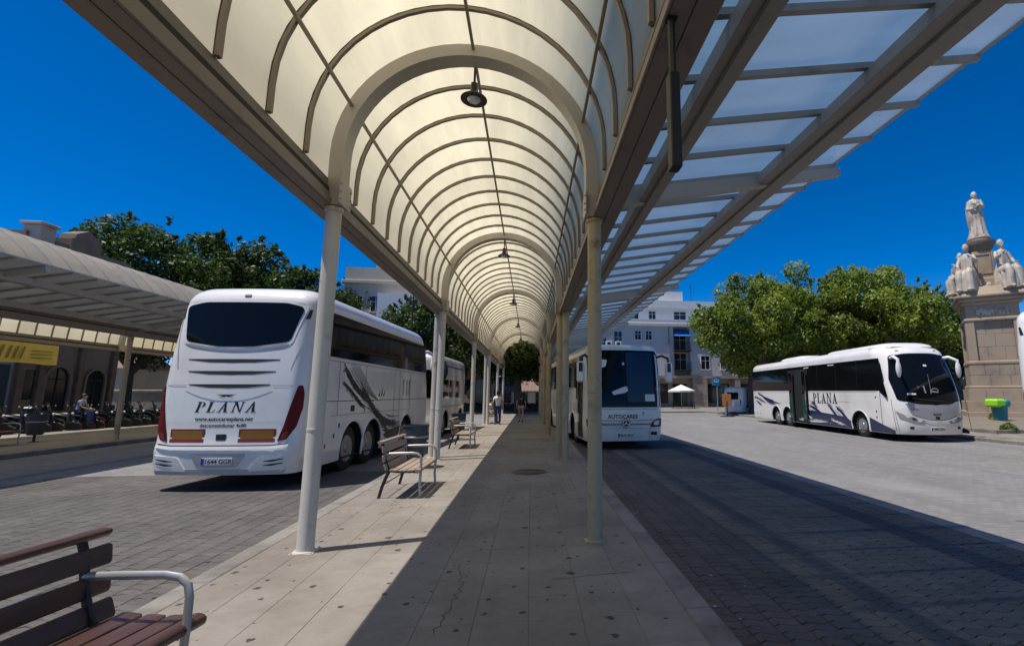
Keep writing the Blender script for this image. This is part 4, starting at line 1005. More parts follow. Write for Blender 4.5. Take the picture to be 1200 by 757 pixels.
# ---- coach R: three quarter front view on the far side of the road
def coach_r():
    L = 14.0; W = 2.84
    t = thing("coach", "long white coach across the road with PLANA and navy paint strokes on its side", "coach", (0, 0, 0), 0, "coaches parked at the bus station")
    h = .084; x0, y0 = 13.34, 15.89; t.rotation_euler = (0, 0, math.pi-h)
    cx_, cy_ = x0+W/2*math.cos(h), y0-W/2*math.sin(h)
    t.location = (cx_+math.sin(h)*L, cy_+math.cos(h)*L, 0)
    B = Bus(L, W, 3.62, z0=.28, zs=3.3, rr=.22, rf=.5, br=.06, bf=.34, rake_f=.75, rake_r=.06, tum=.05, rs=.3)
    U = lambda u: L-u
    ax = sorted([U(2.42), U(9.0), U(10.42)]); B.body(t, "bus_white", ax, ra=.58)
    for a in ax:
        for sg in (1, -1): B.wheel(t, a, sg, R=.49)
    ws = B.patch("windscreen", 'F', [(-1.2, 1.52), (-.6, 1.38), (0, 1.34), (.6, 1.38), (1.2, 1.52), (1.27, 2.3), (1.1, 3.22), (.5, 3.30), (-.5, 3.30), (-1.1, 3.22), (-1.27, 2.3)], "dark_glass", t, .010, .1, 22, 14)
    B.line("wiper", 'F', [(-.5, 1.45), (.15, 1.52), (.8, 1.6)], [.03, .035, .02], "black_rubber", ws, .03, 5)
    B.line("wiper", 'F', [(.1, 1.75), (.0, 2.5)], [.02, .01], "bus_silver", ws, .014, 5)
    B.patch("paper_note", 'F', rect(.62, .9, 1.72, 1.78), "paper", ws, .014, 0, 2, 2, .001)
    B.patch("sticker", 'F', rect(-.08, .05, 2.78, 2.85), "paper", ws, .014, 0, 2, 2, .001)
    m = MB(); B.ribbon(m, 'F', [(.14*math.cos(a)-.08, 1.86+.09*math.sin(a)) for a in np.linspace(0, math.pi, 9)], .03, .014); B.ribbon(m, 'F', [(-.2, 1.82), (.1, 1.84)], .05, .014); B.ribbon(m, 'F', [(.28, 1.78), (.3, 2.05)], .05, .014); m.build("steering_wheel", "bus_silver", ws, 0)
    B.patch("nose_panel", 'F', [(-.9, 1.06), (-.45, .84), (0, .78), (.45, .84), (.9, 1.06), (1.02, 1.42), (.55, 1.31), (0, 1.27), (-.55, 1.31), (-1.02, 1.42)], "bus_silver", t, .006, .03, 18, 10)
    B.line("nose_lip", 'F', bez((-1.0, 1.02), (0, .5), (1.0, 1.02), 20), .05, "bus_white", t, .02)
    B.line("nose_gap", 'F', bez((-.85, .99), (0, .58), (.85, .99), 20), .02, "decal_black", t, .012)
    B.patch("badge", 'F', rect(-.075, .075, .83, .94), "decal_black", t, .014, .01, 3, 3)
    B.text("lettering", 'F', 0, .98, text_mesh("IRIZAR", 1, .03), .10, "decal_black", t, .012)
    B.text("lettering", 'F', .72, 1.17, text_mesh("Plana", 1, .0, .2), .09, "decal_black", t, .012)
    for sg in (1, -1):
        hl = B.patch("headlight", 'F', [(sg*.44, .78), (sg*.62, .80), (sg*1.06, .98), (sg*1.27, 1.13), (sg*1.19, .84), (sg*.78, .70), (sg*.5, .68)], "bus_grey", t, .012, .03, 10, 8)
        for k, a in enumerate((.62, .80, .98)):
            B.patch("lamp_lens", 'F', [(sg*(a+.075*math.cos(q)), .80+.075*k+.075*math.sin(q)) for q in np.linspace(0, 2*math.pi, 12, endpoint=False)], "lamp_glass" if k != 1 else "chrome", hl, .018, 0, 4, 6, .004)
        B.patch("fog_lamp", 'F', sorted_quad(sg*.82, sg*.95, .48, .57), "black_plastic", t, .012, .02, 3, 3)
        loop_mirror(t, (sg*1.02, U(.82), 3.12), (sg*1.30, U(-.02), 2.98) if sg > 0 else (-1.34, U(.42), 2.98), .2, ("bus_white", "black_plastic"), .62)
        B.patch("marker_lamp", 'F', sorted_quad(sg*.7, sg*.8, 3.40, 3.43), "black_plastic", t, .01, 0, 2, 1)
    B.plate(t, 'F', 0, .49, "1852 GKL")
    for f in ('R', 'L'):
        gl = B.patch("side_glass", f, [(.18, 1.96), (U(1.15), 1.88), (U(1.0), 1.88), (U(.75), 2.4), (U(.95), 3.14), (.18, 3.2)], "dark_glass", t, .006, .05, 48, 10)
        for k in range(7): B.line("glass_joint", f, [(2.0+k*1.6, 1.97), (2.0+k*1.6, 3.18)], .016, "black_rubber", gl, .009, 4)
        B.line("waist_seam", f, [(.2, 1.86), (U(1.2), 1.84)], .012, "bus_grey", t, .006, 30)
        B.line("locker_seam", f, [(U(8.2), 1.42), (U(3.0), 1.42)], .010, "bus_grey", t, .006, 20)
        # driver's door and quarter light
        B.line("door_seam", f, [(U(1.0), 1.8), (U(.98), .42)], .02, "decal_black", t, .007, 8)
        B.line("door_seam", f, [(U(.38), 1.55), (U(.22), .40)], .025, "decal_black", t, .007, 8)
        B.patch("quarter_light", f, [(U(1.0), 1.84), (U(.62), 1.6), (U(.60), 1.75), (U(.84), 2.5), (U(1.16), 3.05), (U(1.32), 3.08), (U(1.0), 2.2)][:6], "dark_glass", t, .012, .03, 6, 8)
        # painted navy wave along the skirt
        def navy(pts): B.patch("navy_graphic", f, pts, "bus_navy", t, .0062, 0, 20, 8, .002)
        navy([(U(8.35), .30), (U(3.02), .30), (U(3.05), .62), (U(3.4), .78), (U(4.4), .62), (U(5.4), .9), (U(6.2), .72), (U(7.0), 1.0), (U(8.35), 1.25)])
        navy([(U(1.75), .30), (U(.3), .30), (U(.32), .42), (U(.9), .58), (U(1.75), .84)])
        navy([(U(9.0)+.62, .9), (U(8.35), .6), (U(8.35), 1.3), (U(9.0)+.3, 1.3)])
        m = MB()
        for q, (p0, p1, p2, w) in enumerate([((U(6.6), 1.2), (U(5.8), 1.1), (U(5.2), .7), .14), ((U(4.9), 1.35), (U(4.3), 1.0), (U(3.9), .6), .13), ((U(4.2), 1.2), (U(3.6), 1.0), (U(3.2), .55), .16), ((U(7.4), .98), (U(6.2), .62), (U(5.0), .66), .16), ((U(6.3), 1.4), (U(5.9), 1.25), (U(5.75), 1.05), .1)]):
            brush(B, m, f, bez(p0, p1, p2, 10), w, 40+q, .0075)
        for q, (p0, p1, p2, w) in enumerate([((.35, 1.62), (1.2, 1.45), (2.4, 1.2), .08), ((.9, 1.86), (2.0, 1.5), (3.4, 1.36), .1), ((.6, 1.35), (1.0, 1.3), (1.6, 1.05), .06), ((1.5, 1.75), (2.4, 1.3), (3.6, 1.15), .12), ((2.4, 1.42), (3.2, 1.3), (4.2, 1.22), .07)]):
            brush(B, m, f, bez(p0, p1, p2, 10), w, 60+q, .0075)
        kind(m.build("brush_graphic", "bus_navy", t, 0), "stuff")
        m = MB(); 
        for q, (p0, p1, p2, w) in enumerate([((U(7.8), .48), (U(6.5), .38), (U(4.6), .5), .09), ((U(7.0), .8), (U(6.6), .62), (U(6.2), .55), .12), ((U(4.6), .62), (U(4.2), .5), (U(3.4), .42), .08)]): brush(B, m, f, bez(p0, p1, p2, 10), w, 80+q, .0095)
        kind(m.build("white_graphic", "bus_white", t, 0), "stuff")
        B.text("lettering", f, U(5.02), 1.33, serif_word("PLANA", 1, 0, .08, 1.14), .47, "decal_black", t, .009)
        for y, z in ((.3, .55), (.75, .52), (1.25, .52), (U(1.32), 1.05), (U(1.32), .82), (U(1.3), 1.6)): B.patch("marker_lamp", f, rect(y, y+.06, z, z+.07), "black_plastic", t, .008, .01, 2, 2)
        for u in (6.9, 4.6): B.patch("roof_vent_label", f, rect(U(u), U(u-.5), 3.05, 3.09), "paper", t, .010, 0, 2, 1)
    # open double door in the middle of the near side: flat black patch painted for the unlit interior, two leaves folded out
    B.patch("door_shade_patch", 'R', rect(U(8.35), U(6.55), .30, 3.02), "under_black", t, .010, .03, 12, 10)
    for u, wdt in ((8.38, .42), (6.95, .42)):
        m = MB(); x = B.W+.10
        m.box(x-.02, x+.02, U(u)-.02, U(u)+wdt, .36, 2.98, 0, .008)
        lf = m.build("door_leaf", "black_rubber", t)
        MB().box(x-.027, x+.027, U(u)+.04, U(u)+wdt-.06, .5, 1.7, 0, .004).build("door_glass", "teal_glass", lf)
        MB().box(x-.027, x+.027, U(u)+.04, U(u)+wdt-.06, 1.78, 2.88, 0, .004).build("door_glass", "dark_glass", lf)
        MB().tube([(x+.05, U(u)+wdt-.04, .8), (x+.05, U(u)+wdt-.04, 1.9)], .018, 6).build("grab_rail", "chrome", lf)
    # roof equipment
    def pod(y0, y1, w_, h_, nm):
        m = MB(); rg = []
        for y, q in ((y0, 0), (y0+.12, .55), (y0+.35, .9), (y0+.7, 1), (y1-.7, 1), (y1-.35, .9), (y1-.12, .55), (y1, 0)): rg.append([(w_*(.8+.2*q)*math.copysign(abs(math.cos(a))**.6, math.cos(a)), y, 3.58+h_*q*math.sin(a)**.6) for a in np.linspace(0, math.pi, 13)])
        m.loft(rg, cap=False, closed=False); m.build(nm, "bus_white", t, 50)
    pod(U(10.8), U(7.9), .95, .28, "roof_pod"); pod(U(5.6), U(.95), 1.0, .22, "roof_pod")
    B.patch("rear_window", 'B', rect(-1, 1, 1.9, 3.1), "dark_glass", t, .006, .1)
    return t
coach_r()
# ------------------------------------------------------------------ buildings
def win(parent, face, a, b, z0, z1, plane, mat="window_dark", frame="plaster_white", depth=.12, sill=True):
    # face 'Y': wall facing -Y at y=plane, a..b in x; face 'X': wall facing +X at x=plane, a..b in y
    def bx(m, u0, u1, w0, w1, d0, d1, mi=0):
        if face == 'Y': m.box(u0, u1, plane+d0, plane+d1, w0, w1, mi)
        else: m.box(plane-d1, plane-d0, u0, u1, w0, w1, mi)
    m = MB(); t = .08
    bx(m, a-t, b+t, z1, z1+t, -.06, .05); bx(m, a-t, a, z0, z1, -.05, .05); bx(m, b, b+t, z0, z1, -.05, .05)
    if sill: bx(m, a-t-.05, b+t+.05, z0-.09, z0, -.12, .05)
    o = m.build("window", frame, parent, 0)
    m = MB(); bx(m, a, b, z0, z1, -.012, .0); m.build("pane", mat, o, 0)
    m = MB(); c = (a+b)/2; bx(m, c-.025, c+.025, z0, z1, -.03, -.013); bx(m, a, b, z0+(z1-z0)*.62, z0+(z1-z0)*.62+.04, -.028, -.0135); m.build("glazing_frame", frame, o, 0)
    return o
# apartment block at the end of the road, right
Y = 58.0
ap = thing("apartment_block", "grey apartment block with blue balcony awning above a stone arcade", "building", (0, 0, 0))
m = MB(); m.box(7.2, 18.0, Y, Y+12, 4.1, 10.3); m.box(20.2, 34, Y, Y+12, 4.1, 10.3); m.box(18.0, 20.2, Y+.9, Y+12, 4.1, 10.3); m.build("wall", "plaster_grey", ap, 0)
m = MB(); m.box(7.0, 34.2, Y-.35, Y+12.2, 10.3, 10.75, 0, .04); m.box(7.1, 34.1, Y-.2, Y+12, 10.75, 11.15); m.build("cornice", "plaster_grey", ap, 0)
m = MB(); m.box(8.2, 33, Y+1.4, Y+11, 11.15, 13.0); m.build("attic_wall", "plaster_white", ap, 0)
m = MB(); m.box(7.9, 33.3, Y+.9, Y+11.3, 13.0, 13.9); m.build("attic_parapet", "plaster_white", ap, 0)
m = MB(); m.box(13.6, 20.4, Y+3, Y+9, 13.9, 15.6); m.build("penthouse", "plaster_grey", ap, 0)
for a, b in ((10.5, 11.6), (12.6, 13.8), (15.2, 16.1), (18.6, 20.2), (22, 23.4)): win(ap, 'Y', a, b, 11.5, 12.5, Y+1.4, depth=.1, sill=False)
for a in (13.0, 14.4): win(ap, 'Y', a, a+.75, 8.6, 9.7, Y)
for a in (8.3, 10.3): win(ap, 'Y', a, a+1.0, 7.6, 9.6, Y)
for z in (4.9, 7.6):
    for a in (21.6, 24.2, 27, 30): win(ap, 'Y', a, a+1.1, z, z+1.7, Y, "shutter_grey" if a == 24.2 else "window_dark")
for a in (9, 11.5, 14): win(ap, 'Y', a, a+1.0, 5.0, 6.7, Y)
for z in (4.75, 7.3):
    win(ap, 'Y', 18.35, 19.9, z+.1, z+2.2, Y+.9)
    m = MB(); m.box(18.0, 20.2, Y-.5, Y+.9, z-.15, z, 0, .02); 
    for k in range(12): m.box(18.05+k*.19, 18.08+k*.19, Y-.48, Y-.45, z, z+.95)
    m.box(18.0, 20.2, Y-.5, Y-.44, z+.95, z+1.0); m.build("balcony", "iron_black", ap, 0)
m = MB(); m.loft([[(18.05, Y+.9, 10.15), (20.15, Y+.9, 10.15), (20.15, Y+.9, 10.1), (18.05, Y+.9, 10.1)], [(18.05, Y-.5, 9.1), (20.15, Y-.5, 9.1), (20.15, Y-.5, 9.05), (18.05, Y-.5, 9.05)]]); m.build("awning", "awning_blue", ap, 0)
for k in range(2):
    m = MB(); m.box(9.2+k*1.2, 10.0+k*1.2, Y-.35, Y-.02, 7.7, 8.3, 0, .03); m.lathe([(.22, 0), (.22, .02), (.001, .02)], 12, (9.6+k*1.2, Y-.37, 8.0), 1, 'Y'); m.build("air_conditioner", ["plaster_white", "iron_black"], ap, 0)
m = MB(); m.cyl((17.4, Y-.1, 4.2), (17.4, Y-.1, 10.2), .06, n=6); m.build("drain_pipe", "shutter_grey", ap, 0)
m = MB(); m.cyl((14.6, Y+4, 15.6), (14.6, Y+4, 18.4), .04, n=6); m.cyl((21.6, Y+3, 13.9), (21.6, Y+3, 16.6), .04, n=6); 
for z in (15.6, 16.1, 16.5): m.box(21.2, 22.0, Y+2.98, Y+3.02, z, z+.03)
m.build("antenna", "iron_black", ap, 0)
# arcade of the ground floor: piers, recessed dark shops
m = MB(); m.box(7.2, 34, Y+1.2, Y+12, .12, 4.1); m.build("shop_wall", "stone_beige", ap, 0)
m = MB(); 
for a, b in ((7.2, 7.8), (12.2, 12.8), (15.0, 15.6), (20.4, 22.3), (26.0, 26.7), (30, 30.8)): m.box(a, b, Y-.05, Y+1.2, .12, 3.75)
m.box(7.2, 34, Y-.08, Y+1.25, 3.75, 4.1); m.build("pier", "stone_beige", ap, 0)
for k in range(7): 
    for j in range(2): MB().box(20.42+j*.95, 21.34+j*.95, Y-.075, Y-.05, .15+k*.5, .62+k*.5, 0, .012).build("stone_block", "stone_beige", ap, 0)
for a, b in ((8.2, 11.8), (13.2, 14.6), (16, 17.4), (18.2, 19.9), (22.6, 24.0), (24.3, 25.6), (27, 29.6)): win(ap, 'Y', a, b, .6 if a not in (24.3, 18.2) else .15, 3.0, Y+1.2, sill=False, frame="iron_black")
# block seen left of the vault, behind the coach
bm = thing("stone_house", "pale stone house with a flat parapet rising behind the big coach left of the vault", "building", (0, 0, 0))
Y = 55.0
m = MB(); m.box(-21.2, -12.6, Y, Y+9, 0, 14.2); m.build("wall", "plaster_beige", bm, 0)
m = MB(); m.box(-21.5, -12.4, Y-.3, Y+9.2, 14.2, 14.6, 0, .05); m.box(-21.2, -12.5, Y-.02, Y+9, 14.6, 16.1); m.box(-18, -12.5, Y+.3, Y+8, 16.1, 16.6); m.build("parapet", "plaster_beige", bm, 0)
MB().box(-16.8, -12.9, Y-2.4, Y-.01, 0, 12.7).build("white_wing", "plaster_white", bm, 0)
for z in (4, 7.6, 11):
    for a in (-20.2, -18.2): win(bm, 'Y', a, a+1.0, z, z+1.8, Y)
# row of houses at the far left end seen between the posts
bl = thing("balcony_house", "beige house with deep dark balconies seen between the left posts at the far end", "building", (0, 0, 0))
Y = 53.0
m = MB(); m.box(-9.8, -4.2, Y, Y+8, .1, 9.5); m.build("wall", "stone_beige", bl, 0)
for z in (1.0, 4.3):
    m = MB(); m.box(-9.6, -4.6, Y-.9, Y-.01, z-.2, z); m.box(-9.6, -4.6, Y-.9, Y-.82, z, z+.7); m.build("balcony", "stone_beige", bl, 0)
    for a in (-9.2, -7.6, -6.0): win(bl, 'Y', a, a+1.1, z+.1, z+2.3, Y, sill=False, frame="shutter_grey")
# low market hall with red tiled roof beyond the platform end
lh = thing("tiled_pavilion", "low white pavilion with a red tiled roof beyond the end of the platform", "building", (0, 0, 0))
Y = 56.0
m = MB(); m.box(-4.0, 8.2, Y, Y+7, .1, 2.35); m.build("wall", "plaster_white", lh, 0)
rows = []; nx_ = 62
for y, z in ((Y-.7, 2.1), (Y+3.5, 3.9)):
    rows.append([(-4.4+13*k/nx_, y, z+.05*abs(math.sin(k*math.pi/2))) for k in range(nx_+1)])
m = MB(); m.loft(rows, cap=False, closed=False); m.box(-4.4, 8.6, Y-.72, Y-.6, 1.98, 2.09); m.loft([[(-4.4, Y+3.5, 3.9), (8.6, Y+3.5, 3.9)], [(-4.4, Y+7.7, 2.1), (8.6, Y+7.7, 2.1)]], cap=False, closed=False); m.build("roof", "roof_tile", lh, 0)
for a, b in ((-3.2, -2.3), (-1.4, -.4), (.6, 1.4), (2.3, 3.2), (4.4, 5.6), (6.4, 7.4)): win(lh, 'Y', a, b, .12 if a in (.6, -1.4) else .8, 2.0, Y, sill=False, frame="shutter_grey")
# station building on the left
st = thing("station_building", "old stone station building with arched doorways and carved parapet", "building", (0, 0, 0))
X = -24.0
def arch_door(y0, y1, zs_, X):
    n = 12; r = (y1-y0)/2; c = (y0+y1)/2
    prof = [(y0, .12), (y0, zs_)]+[(c-r*math.cos(math.pi*k/n), zs_+r*math.sin(math.pi*k/n)) for k in range(1, n)]+[(y1, zs_), (y1, .12)]
    q = 1.2; outer = [(c+(y-c)*q, .12 if z < .2 else zs_+(z-zs_)*q+(0 if z > zs_+.001 else 0)) for y, z in prof]
    m = MB(); m.loft([[(X+.0, a[0], a[1]), (X+.14, a[0], a[1]), (X+.14, b[0], b[1]), (X+.0, b[0], b[1])] for a, b in zip(prof, outer)]); o = m.build("arched_door", "station_wall", st, 0)
    MB().prism(prof, X+.01, X+.03, 0, 'X').build("door_leaf", "window_dark", o, 0)
    m = MB(); m.box(X+.03, X+.06, c-.03, c+.03, .12, zs_+r-.05); m.box(X+.03, X+.06, y0+.02, y1-.02, zs_-.04, zs_+.04); m.build("door_frame", "iron_black", o, 0)
m = MB(); m.box(X-14, X, 25.1, 30.4, 0, 8.6); m.build("wall", "station_wall", st, 0)
m = MB(); m.box(X-14, X-.03, 8, 25.1, 0, 4.7); m.build("side_wing", "station_blue_wall", st, 0)
for y0, y1 in ((26.55, 27.75), (28.7, 29.8)): arch_door(y0, y1, 2.5, X)
for y0 in (24.0,): 
    m = MB(); m.box(X, X+.05, y0, y0+.9, .12, 3.1); m.build("blue_door", "door_teal", st, 0)
MB().box(X, X+.06, 25.35, 26.05, 1.5, 2.9, 0, .02).build("notice_board", "window_dark", st, 0)
m = MB()
for y in (25.15, 26.1, 28.1, 30.1): m.box(X, X+.18, y, y+.3, 0, 8.5)
m.box(X, X+.1, 25.1, 30.4, 0, .9); m.build("pilaster", "stone_dark", st, 0)
m = MB(); m.box(X-14.2, X+.45, 24.7, 30.8, 8.6, 8.95, 0, .06); m.box(X-14.1, X+.3, 24.85, 30.6, 8.25, 8.6); m.build("cornice", "stone_dark", st, 0)
m = MB(); m.box(X-.35, X+.1, 25.9, 30.4, 8.95, 9.4); m.box(X-14, X-.36, 24.9, 25.3, 8.95, 9.6); m.build("parapet", "stone_dark", st, 0)
MB().box(X-.7, X+.12, 25.05, 25.85, 8.95, 9.95, 0, .04).box(X-.8, X+.2, 24.95, 25.95, 9.95, 10.1, 0, .03).build("corner_pier", "stone_beige", st, 0)
m = MB(); m.prism([(26.5, 8.95), (26.5, 9.75), (26.65, 9.8), (26.7, 10.05), (27.35, 10.4), (28.0, 10.05), (28.05, 9.8), (28.2, 9.75), (28.2, 8.95)], X-.5, X+.25, 0, 'X'); m.build("carved_pediment", "stone_dark", st, 0)
for z in (5.4,):
    for y in (26.6, 28.7): win(st, 'X', y, y+1.1, z, z+2.2, X)
# garden gate, wall and small red roofed lodge beyond the scooters
gw = thing("garden_wall", "beige stone garden wall with gate piers beyond the scooters beside the coach", "wall", (0, 0, 0))
m = MB(); m.box(-33.6, -22.5, 41.0, 41.5, 0, 1.9); m.build("wall", "stone_beige", gw, 0)
MB().box(-33.7, -22.4, 40.92, 41.58, 1.9, 2.1, 0, .04).build("coping", "stone_beige", gw, 0)
for x in (-36.4, -34.3, -33.7): MB().box(x-.3, x+.3, 40.9, 41.6, 0, 3.0, 0, .03).box(x-.38, x+.38, 40.82, 41.68, 3.0, 3.2, 0, .04).build("pier", "stone_beige", gw, 0)
ld = thing("garden_lodge", "small lodge with a red tiled roof behind the garden wall, left of the coach", "house", (0, 0, 0))
MB().box(-41, -35.2, 46, 51, 0, 4.1).build("wall", "plaster_beige", ld, 0)
m = MB(); m.loft([[(-41.4, 45.6, 4.0), (-34.8, 45.6, 4.0)], [(-41.4, 48.5, 5.3), (-34.8, 48.5, 5.3)], [(-41.4, 51.4, 4.0), (-34.8, 51.4, 4.0)]], cap=False, closed=False); m.prism([(45.6, 4.0), (51.4, 4.0), (48.5, 5.28)], -41.3, -34.9, 0, 'X'); m.build("roof", "roof_tile", ld, 0)
for a in (-40.2, -37.4): win(ld, 'Y', a, a+.9, 1.4, 3.0, 46)
# dark clipped hedge beyond the platform
def hedge(label, x0, x1, y0, y1, h, seed):
    r = np.random.default_rng(seed); n = int((x1-x0)*(y1-y0+h)*70)
    P = np.column_stack([r.uniform(x0, x1, n), r.uniform(y0, y1, n), .12+h*np.sqrt(r.uniform(0, 1, n))])
    t = thing("clipped_hedge", label, "hedge"); link("foliage", leaf_mesh(P, r, .13, "leaf_dark"), t); MB().box(x0+.1, x1-.1, y0+.1, y1-.1, .0, h*.86).build("branches", "bark", t, 0)
# ------------------------------------------------------------------ benches, bins
# bench local frame: sits along +Y from y=0, faces +X, back at x=0
def bench(label, loc, rotz, length=1.42, wood="wood_red"):
    t = thing("park_bench", label, "bench", loc, rotz, "slatted platform benches")
    def slat(nm, c, w, th, ang, round_=0, L=length):
        m = MB(); ca, sa = math.cos(ang), math.sin(ang)
        sec = [(w/2*math.copysign(abs(math.cos(a))**(.35 if not round_ else .9), math.cos(a)), th/2*math.copysign(abs(math.sin(a))**(.35 if not round_ else .9), math.sin(a))) for a in np.linspace(0, 2*math.pi, 16, endpoint=False)]
        rg = []
        for y, q in ((0, .82), (.012, 1), (L-.012, 1), (L, .82)): rg.append([(c[0]+(a*ca-b*sa)*q, y, c[1]+(a*sa+b*ca)*q) for a, b in sec])
        m.loft(rg); return m.build(nm, wood, t, 40)
    slat("cap_rail", (-.045, .855), .085, .05, math.radians(8), 1)
    for c, a in (((-.005, .745), 97), ((.008, .605), 95), ((.045, .475), 112)): slat("back_slat", c, .108, .024, math.radians(a))
    for c, a in (((.17, .432), -6), ((.30, .424), -3), ((.425, .424), 2)): slat("seat_slat", c, .112, .028, math.radians(a))
    slat("nose_rail", (.535, .418), .085, .062, math.radians(-12), 1)
    for y in (.12, length-.12):
        m = MB()
        m.tube([(-.05, y, .84), (-.02, y, .76), (.0, y, .62), (.045, y, .48), (.1, y, .412), (.25, y, .398), (.44, y, .40), (.53, y, .388)], .016, 8, flat=1.6)
        m.tube([(.09, y, .42), (.05, y, .34), (-.01, y, .18), (-.05, y, .02), (-.055, y, 0)], [.017, .018, .017, .016, .018], 8, flat=1.5)
        m.build("side_frame", "iron_black", t)
        m = MB(); m.tube([(-.005, y, .665), (.18, y, .672), (.42, y, .676), (.50, y, .665), (.545, y, .63), (.56, y, .57), (.562, y, .42), (.555, y, .2), (.57, y, .02), (.57, y, 0)], .0165, 10, flat=1.3)
        m.build("arm_and_leg", "grey_steel", t)
    MB().tube([(.0, .12, .2), (.0, length-.12, .2)], .009, 6).build("tie_rod", "iron_black", t)
    return t
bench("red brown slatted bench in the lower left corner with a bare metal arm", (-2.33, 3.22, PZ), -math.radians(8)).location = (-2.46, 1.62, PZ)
bench("slatted bench in sun beside the dark litter bin, striped shadow under it", (-2.27, 7.85, PZ), 0, wood="wood_painted_glare")
bench("far slatted bench beside the second litter bin, small behind the sunlit bench", (-2.33, 14.6, PZ), 0, wood="wood_painted_glare")
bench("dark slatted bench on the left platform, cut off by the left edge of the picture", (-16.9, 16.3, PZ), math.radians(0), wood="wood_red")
def bin_(label, loc):
    t = thing("litter_bin", label, "bin", loc, 0, "litter bins beside the platform benches"); t.scale = (1.05, 1.05, 1.12)
    m = MB(); m.lathe([(.17, .2), (.2, .24), (.235, .66), (.25, .80), (.262, .805), (.262, .83), (.245, .83), (.225, .6), (.19, .26), (.001, .25)], 20); m.build("bucket", "bin_dark", t)
    m = MB(); m.lathe([(.243, .58), (.25, .585), (.25, .61), (.243, .615)], 20); m.build("band", "grey_steel", t)
    m = MB(); m.cyl((0, 0, 0), (0, 0, .24), .035, n=10); m.lathe([(.12, 0), (.12, .012), (.04, .02)], 14); m.build("foot", "iron_black", t)
    return t
bin_("dark litter bin on a short foot between the sunlit bench and the double post", (-2.52, 11.1, PZ))
bin_("dark litter bin beside the far bench, second along the platform", (-2.55, 17.6, PZ))
bin_("dark litter bin on the left platform among the benches", (-16.8, 18.6, PZ))
# recycling bin by the monument
rb = thing("recycling_bin", "small teal bin with a lime green lid in front of the stone monument", "bin", (23.2, 21.1, .45))
rb.scale = (.82, .82, .92)
MB().lathe([(.30, 0), (.34, .1), (.40, .75), (.40, .8)], 18).build("bucket", "bin_teal", rb)
m = MB(); m.box(-.62, .12, -.4, .4, .72, 1.16, 0, .1); m.build("lid", "bin_green", rb, 60)
MB().box(.121, .5, -.34, .34, .74, 1.12, 0, .08).build("lid_side", "bin_teal", rb, 60)
# ------------------------------------------------------------------ scooters
def scooter(paint, seat="black_plastic", screen=True, box=False, name="scooter"):
    t = thing(name, "", "scooter", (0, 0, 0), 0, "scooters parked in a row at the station")
    # rides towards +Y; length 1.85
    m = MB()
    def ring(y, zc, w, h, n=10): return [(w*math.cos(a), y, zc+h*math.sin(a)) for a in np.linspace(0, 2*math.pi, n, endpoint=False)]
    m.loft([ring(-.85, .72, .03, .04), ring(-.75, .70, .12, .11), ring(-.45, .62, .18, .17), ring(-.15, .52, .17, .17), ring(.0, .36, .15, .09), ring(.25, .32, .16, .06), ring(.42, .38, .15, .10)])
    m.loft([ring(.38, .40, .18, .06), [(p[0], .46+.04*math.sin(i), p[2]+.2) for i, p in enumerate(ring(.46, .42, .19, .12))], [(p[0], .44, p[2]+.46) for p in ring(.44, .42, .16, .1)], [(p[0]*.7, .40, p[2]+.60) for p in ring(.40, .42, .14, .06)]])
    m.loft([ring(.42, .46, .05, .04), ring(.62, .52, .07, .05), ring(.80, .44, .06, .03)])
    m.build("fairing", paint, t, 60)
    m = MB(); m.loft([ring(-.82, .84, .05, .03), ring(-.6, .86, .14, .06), ring(-.3, .82, .15, .07), ring(-.08, .74, .13, .07), ring(.0, .68, .08, .04)]); m.build("seat", seat, t, 60)
    for y in (-.58, .66):
        w = MB(); w.lathe([(.15, -.05), (.24, -.055), (.27, -.02), (.27, .02), (.24, .055), (.15, .05)], 18, (0, 0, 0), 0, 'X'); wo = w.build("wheel", "black_rubber", t, 40, (0, y, .27))
        MB().lathe([(.155, -.03), (.05, -.05), (.05, .05), (.155, .03)], 14, (0, 0, 0), 0, 'X').build("rim", "rim_metal", wo)
    m = MB(); m.tube([(0, .66, .28), (0, .50, .8), (0, .42, 1.0)], .03, 8); m.tube([(-.34, .32, 1.03), (-.2, .42, 1.0), (.2, .42, 1.0), (.34, .32, 1.03)], .018, 8)
    for s in (1, -1): m.tube([(s*.22, .42, 1.0), (s*.26, .44, 1.2)], .008, 6)
    m.build("handlebar", "black_plastic", t)
    for s in (1, -1): MB().sphere((s*.28, .45, 1.24), (.07, .02, .045), 10, 6).build("mirror", "chrome", t)
    MB().sphere((0, .55, .88), (.09, .05, .06), 10, 6).build("headlight", "lamp_glass", t)
    if screen: MB().loft([[(x*(.2-.05*k/3), .52-.06*k-abs(x)*.06, 1.0+.13*k) for x in np.linspace(-1, 1, 7)] for k in range(4)], cap=False, closed=False).build("screen", "dark_glass", t)
    if box: MB().box(-.2, .2, -1.02, -.66, .92, 1.2, 0, .06).build("top_box", seat, t, 60)
    MB().tube([(.18, -.6, .3), (.2, -.3, .3)], .05, 8).build("exhaust", "rim_metal", t)
    MB().tube([(.05, -.1, .22), (.16, -.12, .0)], .012, 6).build("stand", "iron_black", t)
    return t
protos = [scooter("scooter_black"), scooter("scooter_grey", box=True), scooter("scooter_navy", screen=False), scooter("scooter_red")]
col = ["black scooter with a clear screen", "grey scooter with a top box", "dark navy scooter without a screen", "dark red scooter with a screen"]
ordn = ["first", "second", "third", "fourth", "fifth", "sixth", "seventh", "eighth", "ninth", "tenth", "eleventh", "twelfth", "thirteenth", "fourteenth", "fifteenth", "sixteenth", "seventeenth"]
rs_ = random.Random(9); order = [0, 1, 0, 2, 0, 0, 1, 0, 2, 0, 3, 0, 1, 0, 2, 0, 0]; used = set()
